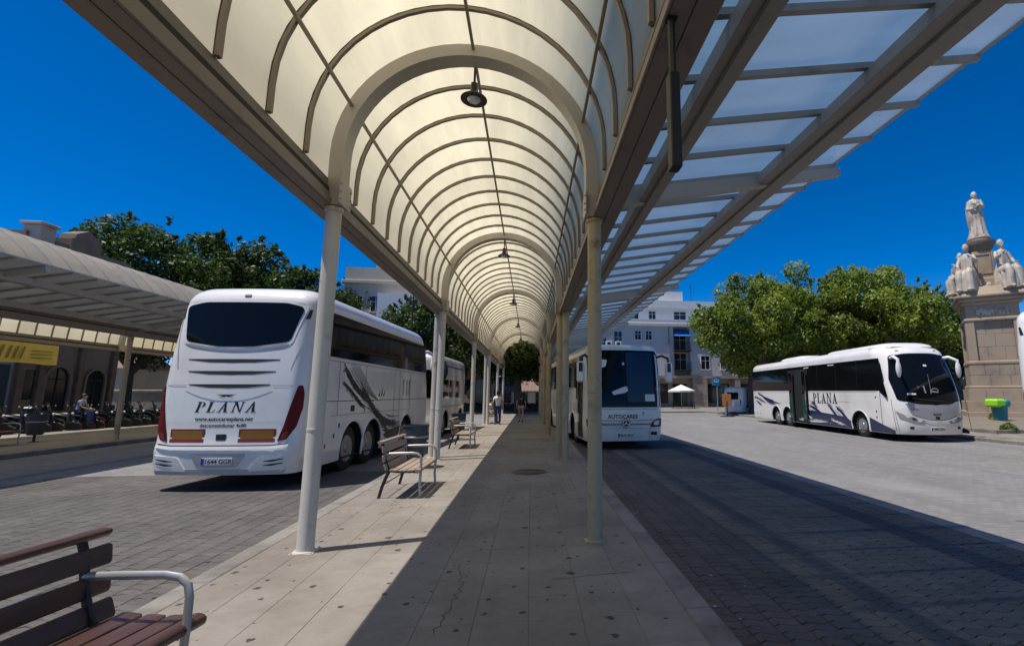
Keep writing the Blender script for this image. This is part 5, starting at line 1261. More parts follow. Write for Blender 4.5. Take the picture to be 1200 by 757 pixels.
for k, pidx in enumerate(order):
    y = 20.6+k*.57; x = -21.6+.09*k+rs_.uniform(-.12, .12)
    lab = "%s, %s from the left in the row before the station" % (col[pidx], ordn[k])
    rz = -math.pi/2+.35+rs_.uniform(-.12, .12)
    if pidx not in used: used.add(pidx); o = protos[pidx]; o.location = (x, y, .0); o.rotation_euler = (0, 0, rz); o['label'] = lab
    else: dup(protos[pidx], lab, (x, y, 0), rz)
# ------------------------------------------------------------------ signs and small street things
bs = thing("bus_stop_sign", "blue bus stop sign on a thin pole under the street trees", "sign", (15.2, 37.4, 0))
MB().cyl((0, 0, 0), (0, 0, 3.1), .035, n=8).build("pole", "grey_steel", bs)
MB().box(-.42, .34, -.03, .03, 2.45, 3.15, 0, .03).build("panel", "sign_blue", bs)
m = MB(); m.box(-.26, .18, -.036, -.03, 2.72, 2.98); m.build("bus_symbol", "plate_white", bs, 0)
m = MB(); m.box(-.2, .12, -.040, -.035, 2.83, 2.93); m.build("symbol_window", "sign_blue", bs, 0)
ob = thing("roadwork_sign", "orange board on a black stand at the road edge under the trees", "sign", (15.35, 35.9, 0))
MB().box(-.36, .36, -.02, .02, .85, 1.75, 0, .015).build("board", "orange_board", ob)
m = MB(); m.cyl((0, 0, .05), (0, 0, 1.2), .05, n=8); m.box(-.5, .5, -.25, .25, 0, .07, 0, .02); m.build("stand", "iron_black", ob)
pr_ = thing("cafe_parasol", "white market parasol over a cafe terrace below the grey apartment block", "parasol", (17.4, 53.5, .12))
m = MB(); n_ = 8; top = (0, 0, 2.75); ring = [(1.55*math.cos(2*math.pi*k/n_+.39), 1.55*math.sin(2*math.pi*k/n_+.39), 2.05) for k in range(n_)]
m.add([top]+ring+[(p[0], p[1], 1.88) for p in ring], [(0, 1+k, 1+(k+1) % n_) for k in range(n_)]+[(1+k, 1+n_+k, 1+n_+(k+1) % n_, 1+(k+1) % n_) for k in range(n_)]); m.build("canopy", "cloth_white", pr_, 0)
MB().cyl((0, 0, 0), (0, 0, 2.7), .04, n=8).build("pole", "grey_steel", pr_)
for k, (x, y) in enumerate([(16.2, 53.0), (18.4, 52.8), (19.2, 54.2)]):
    ct = thing("cafe_table", ["dark cafe table left under the white parasol", "dark cafe table in front of the white parasol", "dark cafe table right of the white parasol"][k], "table", (x, y, .12), 0, "cafe terrace tables")
    MB().lathe([(.4, .72), (.4, .75), (.001, .75)], 14).build("tabletop", "black_plastic", ct); MB().cyl((0, 0, 0), (0, 0, .72), .04, n=8).lathe([(.25, 0), (.25, .03), (.04, .05)], 12).build("leg", "iron_black", ct)
# parked van behind the tree trunk
vn = thing("parked_van", "small white van parked behind the tree trunk beside the orange board", "van", (17.3, 39.3, 0), math.radians(-62))
B = Bus(4.6, 1.9, 2.35, z0=.25, zs=2.15, rr=.12, rf=.25, br=.03, bf=.15, rake_f=1.1, rake_r=.05, tum=.05, rs=.14)
B.body(vn, "bus_white", [.9, 3.7], ra=.38, za=1.0)
for a in (.9, 3.7):
    for sg in (1, -1): B.wheel(vn, a, sg, R=.33)
for f in ('R', 'L'): B.patch("side_window", f, rect(2.3, 3.2, 1.25, 1.85), "dark_glass", vn, .006, .06)
B.patch("windscreen", 'F', rect(-.7, .7, 1.25, 1.95), "dark_glass", vn, .006, .06); B.patch("rear_window", 'B', rect(-.6, .6, 1.3, 1.9), "dark_glass", vn, .006, .06)
for sg in (1, -1): B.patch("tail_light", 'B', sorted_quad(sg*.75, sg*.85, .8, 1.3), "tail_red", vn, .006); B.patch("headlight", 'F', sorted_quad(sg*.5, sg*.8, .7, .85), "lamp_glass", vn, .006)
# ------------------------------------------------------------------ trees
def leaf_mesh(P, r, size, mat, nrm=None):
    n = len(P); a = r.normal(size=(n, 3)); 
    if nrm is not None: a = a*.75+nrm
    a /= np.linalg.norm(a, axis=1, keepdims=True)+1e-9
    b = np.cross(a, r.normal(size=(n, 3))); b /= np.linalg.norm(b, axis=1, keepdims=True)+1e-9; c = np.cross(a, b)
    s = size*r.uniform(.6, 1.35, (n, 1)); w = s*.62
    bend = a*s*.16
    V = np.stack([P-b*s+bend*-1, P+c*w*.9-b*s*.15, P+b*s+bend*-1, P-c*w*.9-b*s*.15], 1).reshape(-1, 3)
    me = bpy.data.meshes.new("foliage"); me.vertices.add(4*n); me.vertices.foreach_set('co', V.ravel())
    me.loops.add(4*n); me.loops.foreach_set('vertex_index', np.arange(4*n, dtype=np.int32))
    me.polygons.add(n); me.polygons.foreach_set('loop_start', np.arange(0, 4*n, 4, dtype=np.int32)); me.polygons.foreach_set('loop_total', np.full(n, 4, dtype=np.int32))
    me.materials.append(MT[mat]); me.update(); me.validate(); return me
def tree_data(seed, H, R, zlow, nclump, per, leaf, mat):
    r = np.random.default_rng(seed); rd = random.Random(seed)
    zc = (zlow+H)/2; rz = (H-zlow)/2; P = []; N = []; cl = []
    for k in range(nclump):
        d = r.normal(size=3); d /= np.linalg.norm(d); q = r.uniform(.35, 1.0)**.6
        c = np.array([d[0]*R*q*r.uniform(.75, 1.05), d[1]*R*q*r.uniform(.75, 1.05), zc+d[2]*rz*q*r.uniform(.85, 1.0)])
        cr = R*r.uniform(.16, .34)*(1.15-.4*q); cl.append((c, cr))
        m = int(per*(cr/(R*.25))**2)
        u = r.normal(size=(m, 3)); u /= np.linalg.norm(u, axis=1, keepdims=True); u[:, 2] = u[:, 2]*.8+.08
        rad = cr*r.uniform(.55, 1.08, (m, 1)); P.append(c+u*rad); N.append(u*1.0+np.array([0, 0, .5]))
    # stray twigs that break the outline
    for k in range(int(nclump*.5)):
        d = r.normal(size=3); d[2] = abs(d[2])*.8; d /= np.linalg.norm(d); m = 30
        base = np.array([d[0]*R*.9, d[1]*R*.9, zc+d[2]*rz*.9]); t = r.uniform(0, 1, (m, 1)); tip = d*np.array([1, 1, 1.2])*R*r.uniform(.04, .1)
        P.append(base+tip*t+r.normal(size=(m, 3))*.07); N.append(np.tile([0, 0, .6], (m, 1)))
    P = np.concatenate(P); N = np.concatenate(N)
    fol = leaf_mesh(P, r, leaf, mat, N)
    m = MB(); tr = R*.055+.06; fork = zlow+.8
    m.tube([(0, 0, -.1), (0, 0, .25), (rd.uniform(-.1, .1), rd.uniform(-.1, .1), fork*.5), (rd.uniform(-.2, .2), rd.uniform(-.2, .2), fork)], [tr*1.5, tr*1.05, tr*.9, tr*.75], 12)
    top = Vector(m.v[-1])
    for c, cr in sorted(cl, key=lambda q: -q[1])[:16]:
        c = Vector(c); st_ = Vector((0, 0, fork*rd.uniform(.75, 1))); md = st_.lerp(c, .5)+Vector((0, 0, -.1*R))
        m.tube([st_, md, c], [tr*.45, tr*.28, tr*.08], 6)
        for k in range(2):
            e = c+Vector((rd.uniform(-1, 1), rd.uniform(-1, 1), rd.uniform(-.4, 1)))*cr*.9; m.tube([md.lerp(c, .5), e], [tr*.14, tr*.03], 5)
    return fol, m.mesh("trunk", "bark", 50)
TD = {'b1': tree_data(1, 12.6, 5.2, 2.9, 84, 430, .15, "leaf_bright"), 'b2': tree_data(2, 13.6, 5.6, 3.0, 86, 430, .155, "leaf_bright"),
      'd1': tree_data(3, 15.2, 5.6, 3.2, 100, 380, .16, "leaf_dark"), 'd2': tree_data(4, 15.6, 5.2, 3.0, 95, 380, .16, "leaf_dark"),
      'm1': tree_data(6, 10.8, 4.0, 2.6, 75, 330, .14, "leaf_dark"), 'e1': tree_data(8, 9.4, 5.0, 2.7, 110, 330, .15, "leaf_dark")}
def tree(key, label, x, y, s=1.0, rz=0, sx=1.0, grp=None):
    t = thing("street_tree", label, "tree", (x, y, 0), rz, grp); t.scale = (s*sx, s*sx, s)
    link("crown", TD[key][0], t); link("trunk", TD[key][1], t); return t
gR, gL, gM = "bright green trees behind the long coach", "dark trees beyond the left shelter", "trees between the left posts"
tree('b1', "bright green plane tree left of the long coach, nearest the apartment block", 18.7, 38.5, .98, 0, .98, gR)
tree('b2', "bright green tree behind the rear half of the long coach", 24.5, 40.5, .98, 1.1, 1, gR)
tree('b1', "bright green tree with loose top twigs behind the front of the long coach", 30.4, 39.0, 1.1, 2.3, 1, gR)
tree('b2', "tall loose green tree left of the stone monument", 35.6, 42.0, 1.02, 3.7, .95, gR)
tree('b1', "green tree set back behind the gap between the long coach and the monument", 40.5, 47.0, .95, 5.0, 1, gR)
tree('b2', "green tree set back deep behind the middle of the long coach", 27.8, 47.0, .95, 4.1, 1.05, gR)
tree('d1', "dark round tree just right of the carved station parapet", -28.2, 37.0, .98, 0, 1, gL)
tree('d2', "tall dark tree rising above the back of the coach", -26.4, 44.5, 1.06, 1.9, 1.05, gL)
tree('d1', "dark tree above the coach roof, nearer the first post", -23.6, 50.5, 1.0, 2.7, .9, gL)
tree('d2', "dark tree left of the first white post, in front of the stone house", -21.3, 56.0, .98, 4.2, .8, gL)
tree('d2', "dark tree far behind the garden lodge, left of the coach", -47.5, 58.0, .9, 1.3, 1.1, gL)
tree('d1', "green tree in the gap just left of the stone monument, far back", 47.0, 47.5, .85, 0.4, 1.1, gR)
tree('d1', "dark tree behind the tiled pavilion, left half of the vault mouth", -6.5, 70.0, .9, 3.3, 1.2)
tree('d2', "dark tree behind the tiled pavilion, right half of the vault mouth", 4.0, 72.0, .9, 0.3, 1.2)
tree('d1', "dark tree far behind the coach facing the camera", 13.5, 76.0, .8, 5.3, 1.2)
tree('m1', "dark tree behind the double posts and the coach roof", -10.6, 46.5, 1.06, 0, 1.0, gM)
tree('m1', "dark tree between the double posts and the next post", -7.6, 49.0, .95, 2.0, .8, gM)
tree('e1', "broad dark tree whose crown fills the far mouth of the vault", -1.1, 43.6, 1.06, 0, 1.1)
tree('e1', "dark broad tree behind the first at the far end of the platform", 2.6, 48.5, 1.0, 2.2, 1.0)
hedge("tall dark hedge far behind the stone monument at the right edge", 36, 62, 52, 53.2, 4.2, 8)
hedge("tall dark hedge behind the garden lodge at the far left", -62, -38, 60, 61, 4.5, 9)
hedge("low dark clipped hedge beyond the end of the platform", -6.5, 8.0, 47.0, 48.0, .75, 5)
# palm behind the monument
pm = thing("palm_tree", "palm with thin drooping fronds just right of the monument figures", "palm", (42.0, 33.5, 0))
MB().tube([(0, 0, 0), (.15, 0, 5), (.1, .1, 10.2)], [.32, .24, .2], 10).build("trunk", "bark", pm)
m = MB(); r_ = random.Random(2)
for k in range(26):
    a = k*2.4; el = r_.uniform(-.2, 1.2); L = r_.uniform(2.2, 2.9); pts = []
    for i in range(9):
        t_ = i/8; pts.append(Vector((math.cos(a)*math.cos(el)*L*t_, math.sin(a)*math.cos(el)*L*t_, 10.2+math.sin(el)*L*t_-1.5*t_*t_)))
    m.tube(pts, [.03*(1-.8*i/8) for i in range(9)], 4)
    for i in range(1, 9):
        d = (pts[i]-pts[i-1]).normalized(); sd = d.cross(Vector((0, 0, 1))).normalized()
        for j in range(3):
            q = pts[i-1].lerp(pts[i], j/3)
            for s in (1, -1): e = q+sd*s*.55*(1-.6*i/8)+d*.25-Vector((0, 0, .15)); m.add([q, q+d*.05, e], [(0, 1, 2)])
m.build("fronds", "leaf_dark", pm, 0)
# small plants in the bed
def plant(label, x, y, z, s, seed):
    t = thing("shrub", label, "plant", (x, y, z)); r = np.random.default_rng(seed); n = 420
    u = r.normal(size=(n, 3)); u /= np.linalg.norm(u, axis=1, keepdims=True); u[:, 2] = abs(u[:, 2]); P = u*s*r.uniform(.3, 1, (n, 1))
    link("foliage", leaf_mesh(P, r, .09, "leaf_bright", u), t); MB().cyl((0, 0, -.1), (0, 0, s*.6), .02, .008, 6).build("stem", "bark", t)
plant("small bright green plant on the dry bed under the lime green bin", 20.0, 17.9, .2, .34, 1)
plant("low green tuft at the foot of the stone monument", 24.6, 22.6, .42, .4, 2)
plant("round green shrub on the garden wall left of the coach", -17.6, 42.2, 1.9, 1.5, 3)
# ------------------------------------------------------------------ monument
mo = thing("monument", "tall stone monument with seated figures round a standing statue, right of the long coach", "monument", (27.9, 25.3, .3), -math.radians(40)); mo.scale = (.54, .54, 1)
def step(nm, w, d, z0, z1, b=.03, mat="stone_grey", w2=None):
    m = MB()
    if w2 is None: m.box(-w/2, w/2, -d/2, d/2, z0, z1, 0, b)
    else: m.loft([[(-w/2, -d/2, z0), (w/2, -d/2, z0), (w/2, d/2, z0), (-w/2, d/2, z0)], [(-w2/2, -w2/2, z1), (w2/2, -w2/2, z1), (w2/2, w2/2, z1), (-w2/2, w2/2, z1)]])
    return m.build(nm, mat, mo, 0)
step("base_step", 6.6, 6.6, -.3, .45); step("base_step", 6.1, 6.1, .45, 1.05); step("plinth", 5.6, 5.6, 1.05, 1.75, .06)
step("plinth_moulding", 5.3, 5.3, 1.75, 1.95, .06); step("plinth_panel", 4.9, 4.9, 1.95, 3.15); step("moulding", 5.1, 5.1, 3.15, 3.42, .08)
step("shaft", 4.3, 4.3, 3.42, 5.75)
for sx in (1, -1):
    for sy in (1, -1): MB().box(sx*2.05-.4, sx*2.05+.4, sy*2.05-.4, sy*2.05+.4, 3.42, 5.75, 0, .03).build("corner_buttress", "stone_grey", mo, 0)
step("string_course", 5.05, 5.05, 5.75, 5.95, .06); step("frieze", 4.6, 4.6, 5.95, 6.75)
step("cornice", 5.2, 5.2, 6.75, 6.95, .08); step("cornice", 5.7, 5.7, 6.95, 7.18, .09); step("cornice", 6.1, 6.1, 7.18, 7.34, .04)
MB().loft([[(-2.9, -2.9, 7.34), (2.9, -2.9, 7.34), (2.9, 2.9, 7.34), (-2.9, 2.9, 7.34)], [(-2.35, -2.35, 7.85), (2.35, -2.35, 7.85), (2.35, 2.35, 7.85), (-2.35, 2.35, 7.85)]]).build("sloped_top", "stone_grey", mo, 0)
# carved garland on the frieze
m = MB(); r_ = random.Random(6)
for fx in range(9):
    x = -1.2+fx*.3; m.sphere((x, -2.34, 6.33+.08*math.sin(fx*1.7)), (.2, .09, .17), 10, 6)
    m.sphere((x+.1, -2.36, 6.2), (.1, .08, .09), 8, 5)
m.build("garland", "marble", mo)
step("pedestal_base", 2.4, 2.4, 7.85, 8.5, .06); step("pedestal_shaft", 1.9, 1.9, 8.5, 10.2, .04)
for sy, ax_ in ((-1, 'y'),):
    m = MB(); m.box(-.7, .7, -1.02, -.95, 8.75, 8.85); m.box(-.7, .7, -1.02, -.95, 9.95, 10.05); m.box(-.7, -.6, -1.02, -.95, 8.85, 9.95); m.box(.6, .7, -1.02, -.95, 8.85, 9.95); m.build("panel_frame", "stone_grey", mo, 0)
MB().lathe([(.95, 10.2), (1.0, 10.3), (1.25, 10.5), (1.45, 10.75), (1.45, 10.9), (1.05, 10.98), (1.0, 11.1), (.001, 11.1)], 20).build("capital", "stone_dark", mo, 40)
# carved figures
def robe_ring(cx, cy, z, rx, ry, ph, amp, n=36, k=9): return [(cx+rx*(1+amp*math.sin(k*a+ph))*math.cos(a), cy+ry*(1+amp*math.sin(k*a+ph))*math.sin(a), z) for a in np.linspace(0, 2*math.pi, n, endpoint=False)]
def head(m, c, s, look=-math.pi/2, veil=True):
    x, y, z = c; dx, dy = math.cos(look), math.sin(look)
    m.sphere((x, y, z), (.115*s, .13*s, .15*s), 16, 12)
    m.sphere((x+dx*.06*s, y+dy*.06*s, z-.05*s), (.08*s, .08*s, .09*s), 12, 8)
    m.sphere((x+dx*.14*s, y+dy*.14*s, z-.01*s), (.022*s, .03*s, .035*s), 8, 6)
    for q in (.05, -.05): m.sphere((x+dx*.112*s-dy*q*s, y+dy*.112*s+dx*q*s, z+.025*s), (.02*s, .02*s, .014*s), 6, 5)
    if veil: m.sphere((x-dx*.035*s, y-dy*.035*s, z+.03*s), (.145*s, .15*s, .165*s), 14, 10)
    m.tube([(x, y, z-.1*s), (x, y, z-.26*s)], [.065*s, .08*s], 10)
def hand(m, c, d, s):
    c = Vector(c); d = Vector(d).normalized(); u = d.cross(Vector((0, 0, 1))).normalized()
    m.tube([c, c+d*.1*s], [.04*s, .045*s], 8)
    for k in range(4): p = c+d*.1*s+u*(k-1.5)*.022*s; m.tube([p, p+d*.05*s, p+d*.08*s-Vector((0, 0, .02*s))], [.012*s, .011*s, .009*s], 6)
    p = c+d*.04*s+u*.045*s; m.tube([p, p+d*.05*s+u*.02*s], [.013*s, .01*s], 6)
sc = 3.15/1.75
m = MB(); Z0 = 11.1
prof = [(0, .36, .32, .16), (.05, .37, .33, .16), (.12, .33, .3, .15), (.3, .29, .27, .14), (.55, .265, .24, .13), (.8, .25, .215, .1), (.98, .235, .19, .05), (1.08, .20, .155, .03), (1.2, .22, .165, .03), (1.32, .235, .17, .03), (1.42, .215, .145, .02), (1.47, .12, .1, 0), (1.5, .07, .07, 0)]
m.loft([robe_ring(.03*math.sin(z*2.2)*sc, .02*z*sc, Z0+z*sc, rx*sc, ry*sc, z*1.4, am) for z, rx, ry, am in prof])
# mantle hanging from the left shoulder
m.loft([[(q[0]+sc*(-.1-.05*math.sin(z*2)), q[1]+.05*sc, q[2]) for q in robe_ring(0, 0, Z0+z*sc, rx*sc, ry*sc, z*2, .1, 24, 6)] for z, rx, ry in [(.25, .10, .14), (.5, .17, .2), (.9, .19, .2), (1.2, .19, .18), (1.42, .14, .14), (1.48, .05, .06)]])
head(m, (.02*sc, 0, Z0+1.6*sc), sc*.84)
m.tube([(-.2*sc, 0, Z0+1.4*sc), (-.27*sc, -.05*sc, Z0+1.12*sc), (-.12*sc, -.2*sc, Z0+1.08*sc), (.02*sc, -.24*sc, Z0+1.14*sc)], [.075*sc, .075*sc, .06*sc, .04*sc], 12)
m.tube([(.2*sc, 0, Z0+1.4*sc), (.28*sc, -.06*sc, Z0+1.15*sc), (.16*sc, -.2*sc, Z0+1.16*sc), (.04*sc, -.24*sc, Z0+1.22*sc)], [.075*sc, .075*sc, .06*sc, .04*sc], 12)
hand(m, (.02*sc, -.24*sc, Z0+1.15*sc), (1, -.2, .3), sc); hand(m, (.04*sc, -.25*sc, Z0+1.23*sc), (-1, -.2, .2), sc)
m.sphere((.03*sc, -.2*sc, Z0+1.27*sc), (.07*sc, .06*sc, .09*sc), 10, 8)
m.sphere((-.12*sc, -.12*sc, Z0+.03*sc), (.2*sc, .2*sc, .06*sc), 14, 6); m.sphere((.16*sc, -.2*sc, Z0+.05*sc), (.1*sc, .16*sc, .07*sc), 12, 6)
m.lathe([(.42*sc, 0), (.42*sc, .04*sc), (.36*sc, .06*sc), (.001, .06*sc)], 24, (0, 0, Z0-.02)); m.build("standing_figure", "marble", mo, 60).scale = (1.4, 1.4, 1)
def seated(x, y, face, s, lean=0, mirror=1):
    # seated robed figure; local -Y is where it looks
    m = MB(); q = lambda a, b, c: (a*mirror*s, b*s, c*s)
    m.loft([robe_ring(0, 0, z*s, rx*s, ry*s, z*3, am, 28, 7) for z, rx, ry, am in [(.0, .34, .32, .1), (.3, .32, .3, .1), (.5, .3, .28, .08), (.62, .25, .22, .05), (.8, .2, .155, .04), (1.0, .225, .16, .03), (1.12, .2, .14, .02), (1.18, .08, .08, 0)]])
    for k in (-.14, .16):
        m.tube([q(k, -.05, .52), q(k*1.1, -.45, .56), q(k*1.15, -.52, .5), q(k*1.2, -.50, .25), q(k*1.25, -.52, .02)], [.14*s, .14*s, .14*s, .13*s, .15*s], 14); m.sphere(q(k*1.3, -.62, .03), (.07*s, .13*s, .05*s), 10, 6)
    m.loft([robe_ring(0, -.3*s, z*s, rx*s, ry*s, z*5, .12, 30, 8) for z, rx, ry in [(0, .36, .3), (.25, .32, .28), (.45, .3, .27), (.58, .26, .22), (.64, .1, .1)]])
    m.tube([q(-.22, 0, 1.08), q(-.32, -.1, .84), q(-.2, -.34, .72)], [.075*s, .07*s, .05*s], 10); hand(m, q(-.2, -.34, .72), (mirror*.3, -1, -.2), s)
    m.tube([q(.22, 0, 1.08), q(.34, -.12, .9), q(.26, -.34, .98)], [.075*s, .07*s, .05*s], 10); hand(m, q(.26, -.34, .98), (-mirror*.5, -.6, .6), s)
    m.box(*sorted((.1*mirror*s, .3*mirror*s)), -.42*s, -.36*s, .7*s, .98*s, 0, .01)
    head(m, q(0, -.03, 1.33), s*.8)
    o = m.build("seated_figure", "marble", mo, 60); o.location = (x, y, 7.6); o.rotation_euler = (0, 0, face); o.scale = (1.3, 1.3, 1); return o
seated(-1.5, -1.45, math.radians(-25), 2.1); seated(1.55, -1.5, math.radians(30), 2.1, mirror=-1); seated(-1.95, -.3, math.radians(-75), 1.85); seated(2.1, -.1, math.radians(75), 1.75); seated(1.75, 1.3, math.radians(110), 1.7); seated(-1.6, 1.2, math.radians(-130), 1.8)
# attributes and rocks heaped between the figures
m = MB(); r_ = random.Random(12)
for k in range(34):
    a = r_.uniform(0, 2*math.pi); q = r_.uniform(1.25, 2.2); m.sphere((q*math.cos(a), q*math.sin(a), r_.uniform(7.7, 7.95)), (r_.uniform(.2, .42), r_.uniform(.2, .42), r_.uniform(.12, .3)), 7, 5)
m.build("rockwork", "marble", mo, 30)
# mortar joints between the stone blocks of shaft and plinth, one block at a time
for z0, z1, w, n_ in ((3.44, 4.2, 4.34, 3), (4.215, 4.97, 4.34, 2), (4.985, 5.74, 4.34, 3), (1.96, 2.54, 4.94, 3), (2.555, 3.14, 4.94, 4), (1.06, 1.74, 5.64, 4), (.46, 1.04, 6.14, 4)):
    for fc in range(2):
        for k in range(n_):
            a, b_ = -w/2+w*k/n_+.012, -w/2+w*(k+1)/n_-.012
            if w < 4.5: a, b_ = max(a, -1.63), min(b_, 1.63)
            m = MB(); d = r_.uniform(.015, .03)
            if fc == 0: m.box(a, b_, -w/2-d, -w/2+.05, z0, z1, 0, .012)
            else: m.box(-w/2-d, -w/2+.05, a, b_, z0, z1, 0, .012)
            m.build("stone_block", "stone_grey", mo, 0)
# ------------------------------------------------------------------ people
def skinned(nm, verts, edges, rad, mat, parent, sub=2, root=0):
    me = bpy.data.meshes.new(nm); me.from_pydata([tuple(v) for v in verts], edges, []); ob = bpy.data.objects.new(nm, me); COL.objects.link(ob)
    ob.modifiers.new("s", 'SKIN'); sv = me.skin_vertices[0].data
    for i, r in enumerate(rad): sv[i].radius = (r, r) if not hasattr(r, '__len__') else r; sv[i].use_root = (i == root)
    if sub: ob.modifiers.new("u", 'SUBSURF').levels = sub
    dg = bpy.context.evaluated_depsgraph_get(); m2 = bpy.data.meshes.new_from_object(ob.evaluated_get(dg)); bpy.data.objects.remove(ob); bpy.data.meshes.remove(me)
    m2.materials.clear(); m2.materials.append(MT[mat]); m2.name = nm; m2.polygons.foreach_set('use_smooth', [True]*len(m2.polygons)); return link(nm, m2, parent)
def person(label, loc, rotz, J, top, legs, hair="hair_dark", short=False, sleeves=.5, longhair=False):
    # J: joints in metres, person looks along +Y
    t = thing("person", label, "person", loc, rotz)
    names = ['pelvis', 'waist', 'chest', 'neck', 'head', 'crown', 'shL', 'elL', 'wrL', 'shR', 'elR', 'wrR', 'hipL', 'knL', 'anL', 'toL', 'hipR', 'knR', 'anR', 'toR']
    ix = {n: i for i, n in enumerate(names)}; V = [Vector(J[n]) for n in names]
    R = [(.13, .1), (.125, .09), (.15, .1), .055, .085, .075, .055, .042, .03, .055, .042, .03, .085, .058, .042, .035, .085, .058, .042, .035]
    E = [(0, 1), (1, 2), (2, 3), (3, 4), (4, 5), (2, 6), (6, 7), (7, 8), (2, 9), (9, 10), (10, 11), (0, 12), (12, 13), (13, 14), (14, 15), (0, 16), (16, 17), (17, 18), (18, 19)]
    for w, e, sg in (('wrL', 'elL', -1), ('wrR', 'elR', 1)):
        d = (Vector(J[w])-Vector(J[e])).normalized(); u = d.cross(Vector((0, 1, 0)) if abs(d.y) < .8 else Vector((1, 0, 0))).normalized(); wi = ix[w]
        pm_ = len(V); V.append(Vector(J[w])+d*.05); R.append(.034); E.append((wi, pm_))
        for k in range(4):
            a = len(V); V.append(V[pm_]+d*.045+u*(k-1.5)*.019); R.append(.0095); E.append((pm_, a))
            b = len(V); V.append(V[a]+d*(.034+.008*(k in (1, 2)))+Vector((0, .012, 0))); R.append(.008); E.append((a, b))
        a = len(V); V.append(Vector(J[w])+d*.04+u*-.045); R.append(.011); E.append((pm_, a))
    skinned("body", V, E, R, "skin", t, 1)
    g = 1.17
    skinned("shirt", [V[ix[n]] for n in ('waist', 'chest', 'shL', 'shR', 'pelvis')]+[V[ix['shL']].lerp(V[ix['elL']], sleeves), V[ix['shR']].lerp(V[ix['elR']], sleeves), V[ix['chest']].lerp(V[ix['neck']], .55)], [(0, 1), (1, 2), (1, 3), (0, 4), (2, 5), (3, 6), (1, 7)], [(.15, .115), (.175, .13), .072, .072, (.15, .12), .068, .068, .075], top, t, 2, 0)
    q = .42 if short else .96
    lv = [V[0]]; le = []; lr = [(.16, .125)]
    for s in ('L', 'R'):
        h, k, a = (V[ix[n+s]] for n in ('hip', 'kn', 'an')); b = len(lv); lv.append(h); lr.append(.105); le.append((0, b))
        if short: lv.append(h.lerp(k, .55)); lr.append(.09); le.append((b, b+1))
        else: lv += [k, k.lerp(a, .93)]; lr += [.078, .062]; le += [(b, b+1), (b+1, b+2)]
    skinned("shorts" if short else "trousers", lv, le, lr, legs, t, 2, 0)
    hd, cr = Vector(J['head']), Vector(J['crown']); m = MB(); m.sphere(((hd.x+cr.x)/2, (hd.y+cr.y)/2-.02, hd.z+.045), (.098, .108, .115), 14, 10)
    if longhair: m.loft([[(hd.x+.085*w*math.cos(a), hd.y-.06+.05*w*math.sin(a), hd.z+z) for a in np.linspace(0, 2*math.pi, 12, endpoint=False)] for z, w in ((.06, 1), (-.1, 1.1), (-.28, .8))])
    m.build("hair", hair, t, 60)
    m = MB(); m.sphere((hd.x, hd.y+.10, hd.z+.0), (.014, .02, .022), 8, 6); 
    for s in (1, -1): m.sphere((hd.x+s*.088, hd.y, hd.z+.01), (.012, .02, .03), 8, 6)
    m.sphere((hd.x, hd.y+.03, hd.z-.02), (.078, .075, .10), 12, 8); m.build("face", "skin", t, 60)
    m = MB()
    for s in (1, -1): m.sphere((hd.x+s*.032, hd.y+.09, hd.z+.035), (.012, .01, .008), 6, 4)
    m.sphere((hd.x, hd.y+.1, hd.z-.05), (.024, .008, .006), 6, 4); m.build("eyes_and_mouth", "hair_dark", t)
    for s in ('L', 'R'):
        a, o = V[ix['an'+s]], V[ix['to'+s]]; m = MB(); d = (o-a); c = a.lerp(o, .45); m.sphere((c.x, c.y, max(.045, c.z-.015)), (.05, .135, .055), 10, 6); m.build("shoe", "shoe_dark", t, 60)
    return t
def stand(h=1.75, stride=.06, arms=0.0, swing=.0, elbow=0.0):
    k = h/1.75; J = dict(pelvis=(0, 0, .95), waist=(0, 0, 1.1), chest=(0, .0, 1.32), neck=(0, .0, 1.5), head=(0, .02, 1.62), crown=(0, .01, 1.68), shL=(-.19, 0, 1.42), elL=(-.26, -.03-swing, 1.14), wrL=(-.25, .06+elbow*.3-swing, .9+elbow*.35), shR=(.19, 0, 1.42), elR=(.26, -.03+swing, 1.14), wrR=(.25, .06+elbow*.3+swing, .9+elbow*.35), hipL=(-.095, 0, .9), knL=(-.11, .03+stride, .5), anL=(-.11, stride*1.3-.02, .08), toL=(-.12, stride*1.3+.13, .035), hipR=(.095, 0, .9), knR=(.11, .03-stride*.6, .5), anR=(.11, -stride*1.3-.02, .08), toR=(.12, -stride*1.3+.13, .035))
    return {n: tuple(c*k for c in v) for n, v in J.items()}
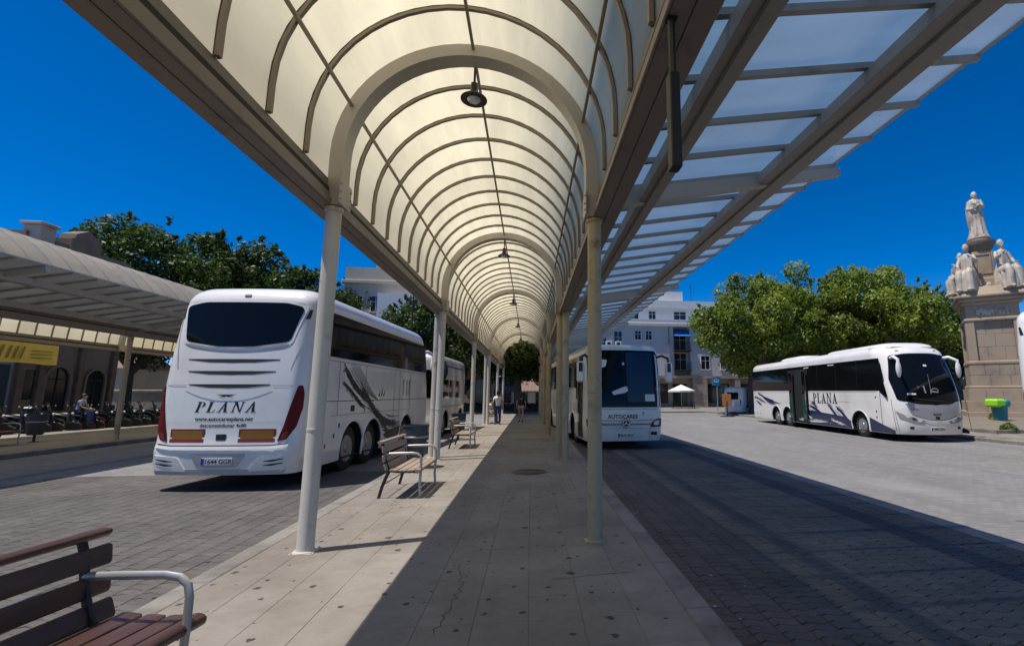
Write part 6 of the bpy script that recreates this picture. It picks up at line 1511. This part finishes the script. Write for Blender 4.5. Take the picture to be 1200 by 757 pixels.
def sit(h=.47, lean=.0):
    return dict(pelvis=(0, 0, h+.09), waist=(0, .0+lean*.2, h+.24), chest=(0, lean*.6, h+.46), neck=(0, lean, h+.64), head=(0, lean+.03, h+.76), crown=(0, lean+.02, h+.82), shL=(-.19, lean*.8, h+.56), elL=(-.25, lean+.05, h+.3), wrL=(-.16, lean+.28, h+.2), shR=(.19, lean*.8, h+.56), elR=(.25, lean+.05, h+.3), wrR=(.16, lean+.28, h+.2), hipL=(-.1, .05, h+.07), knL=(-.13, .44, h+.06), anL=(-.13, .42, .08), toL=(-.14, .57, .035), hipR=(.1, .05, h+.07), knR=(.14, .44, h+.06), anR=(.14, .46, .08), toR=(.15, .6, .035))
person("man in a white shirt and blue jeans walking away on the sunlit platform", (-1.76, 26.3, PZ), .1, stand(1.76, .07, swing=.06), "shirt_white", "jeans")
person("woman in a black top and pink shorts walking away in the shade", (-.55, 28.4, PZ), -.1, stand(1.68, .10, swing=.08), "shirt_black", "pink_cloth", short=True, longhair=True)
person("person in light clothes sitting on a bench left of the man in jeans", (-2.35, 27.6, PZ), -math.pi/2+.2, sit(.47, .1), "shirt_white", "beige_cloth")
person("person in a black top and beige trousers standing beside the far right post", (.95, 29.5, PZ), .3, stand(1.72, .02), "shirt_black", "beige_cloth")
person("person in a pale blue shirt sitting on a scooter in front of the station door", (-20.75, 24.75, .27), -math.pi/2+.3, sit(.60, .12), "shirt_blue", "jeans")
bench("slatted bench at the far end of the platform under the seated person", (-2.5, 26.9, PZ), 0, wood="wood_painted_glare")
bag = thing("shopping_bag", "white bag on the ground beside the person at the far right post", "bag", (1.2, 29.3, PZ))
MB().loft([[(-.16*q, -.08*q, z), (.16*q, -.08*q, z), (.18*q, .08*q, z), (-.17*q, .07*q, z)] for q, z in ((.9, 0), (1.05, .12), (1.0, .28), (.8, .38))]).tube([(-.08, 0, .36), (-.05, 0, .5), (.05, 0, .5), (.08, 0, .36)], .008, 6).build("bag", "cloth_white", bag)
# thin pole rising behind the coach
lp = thing("lamp_pole", "thin dark pole rising behind the coach roof beside the white wall", "pole", (-9.9, 40.0, 0))
MB().tube([(0, 0, 0), (0, 0, 6), (0, 0, 10.6)], [.08, .07, .05], 8).build("shaft", "iron_black", lp)
MB().box(-.25, .1, -.1, .1, 10.6, 10.72, 0, .03).build("lamp_head", "iron_black", lp)
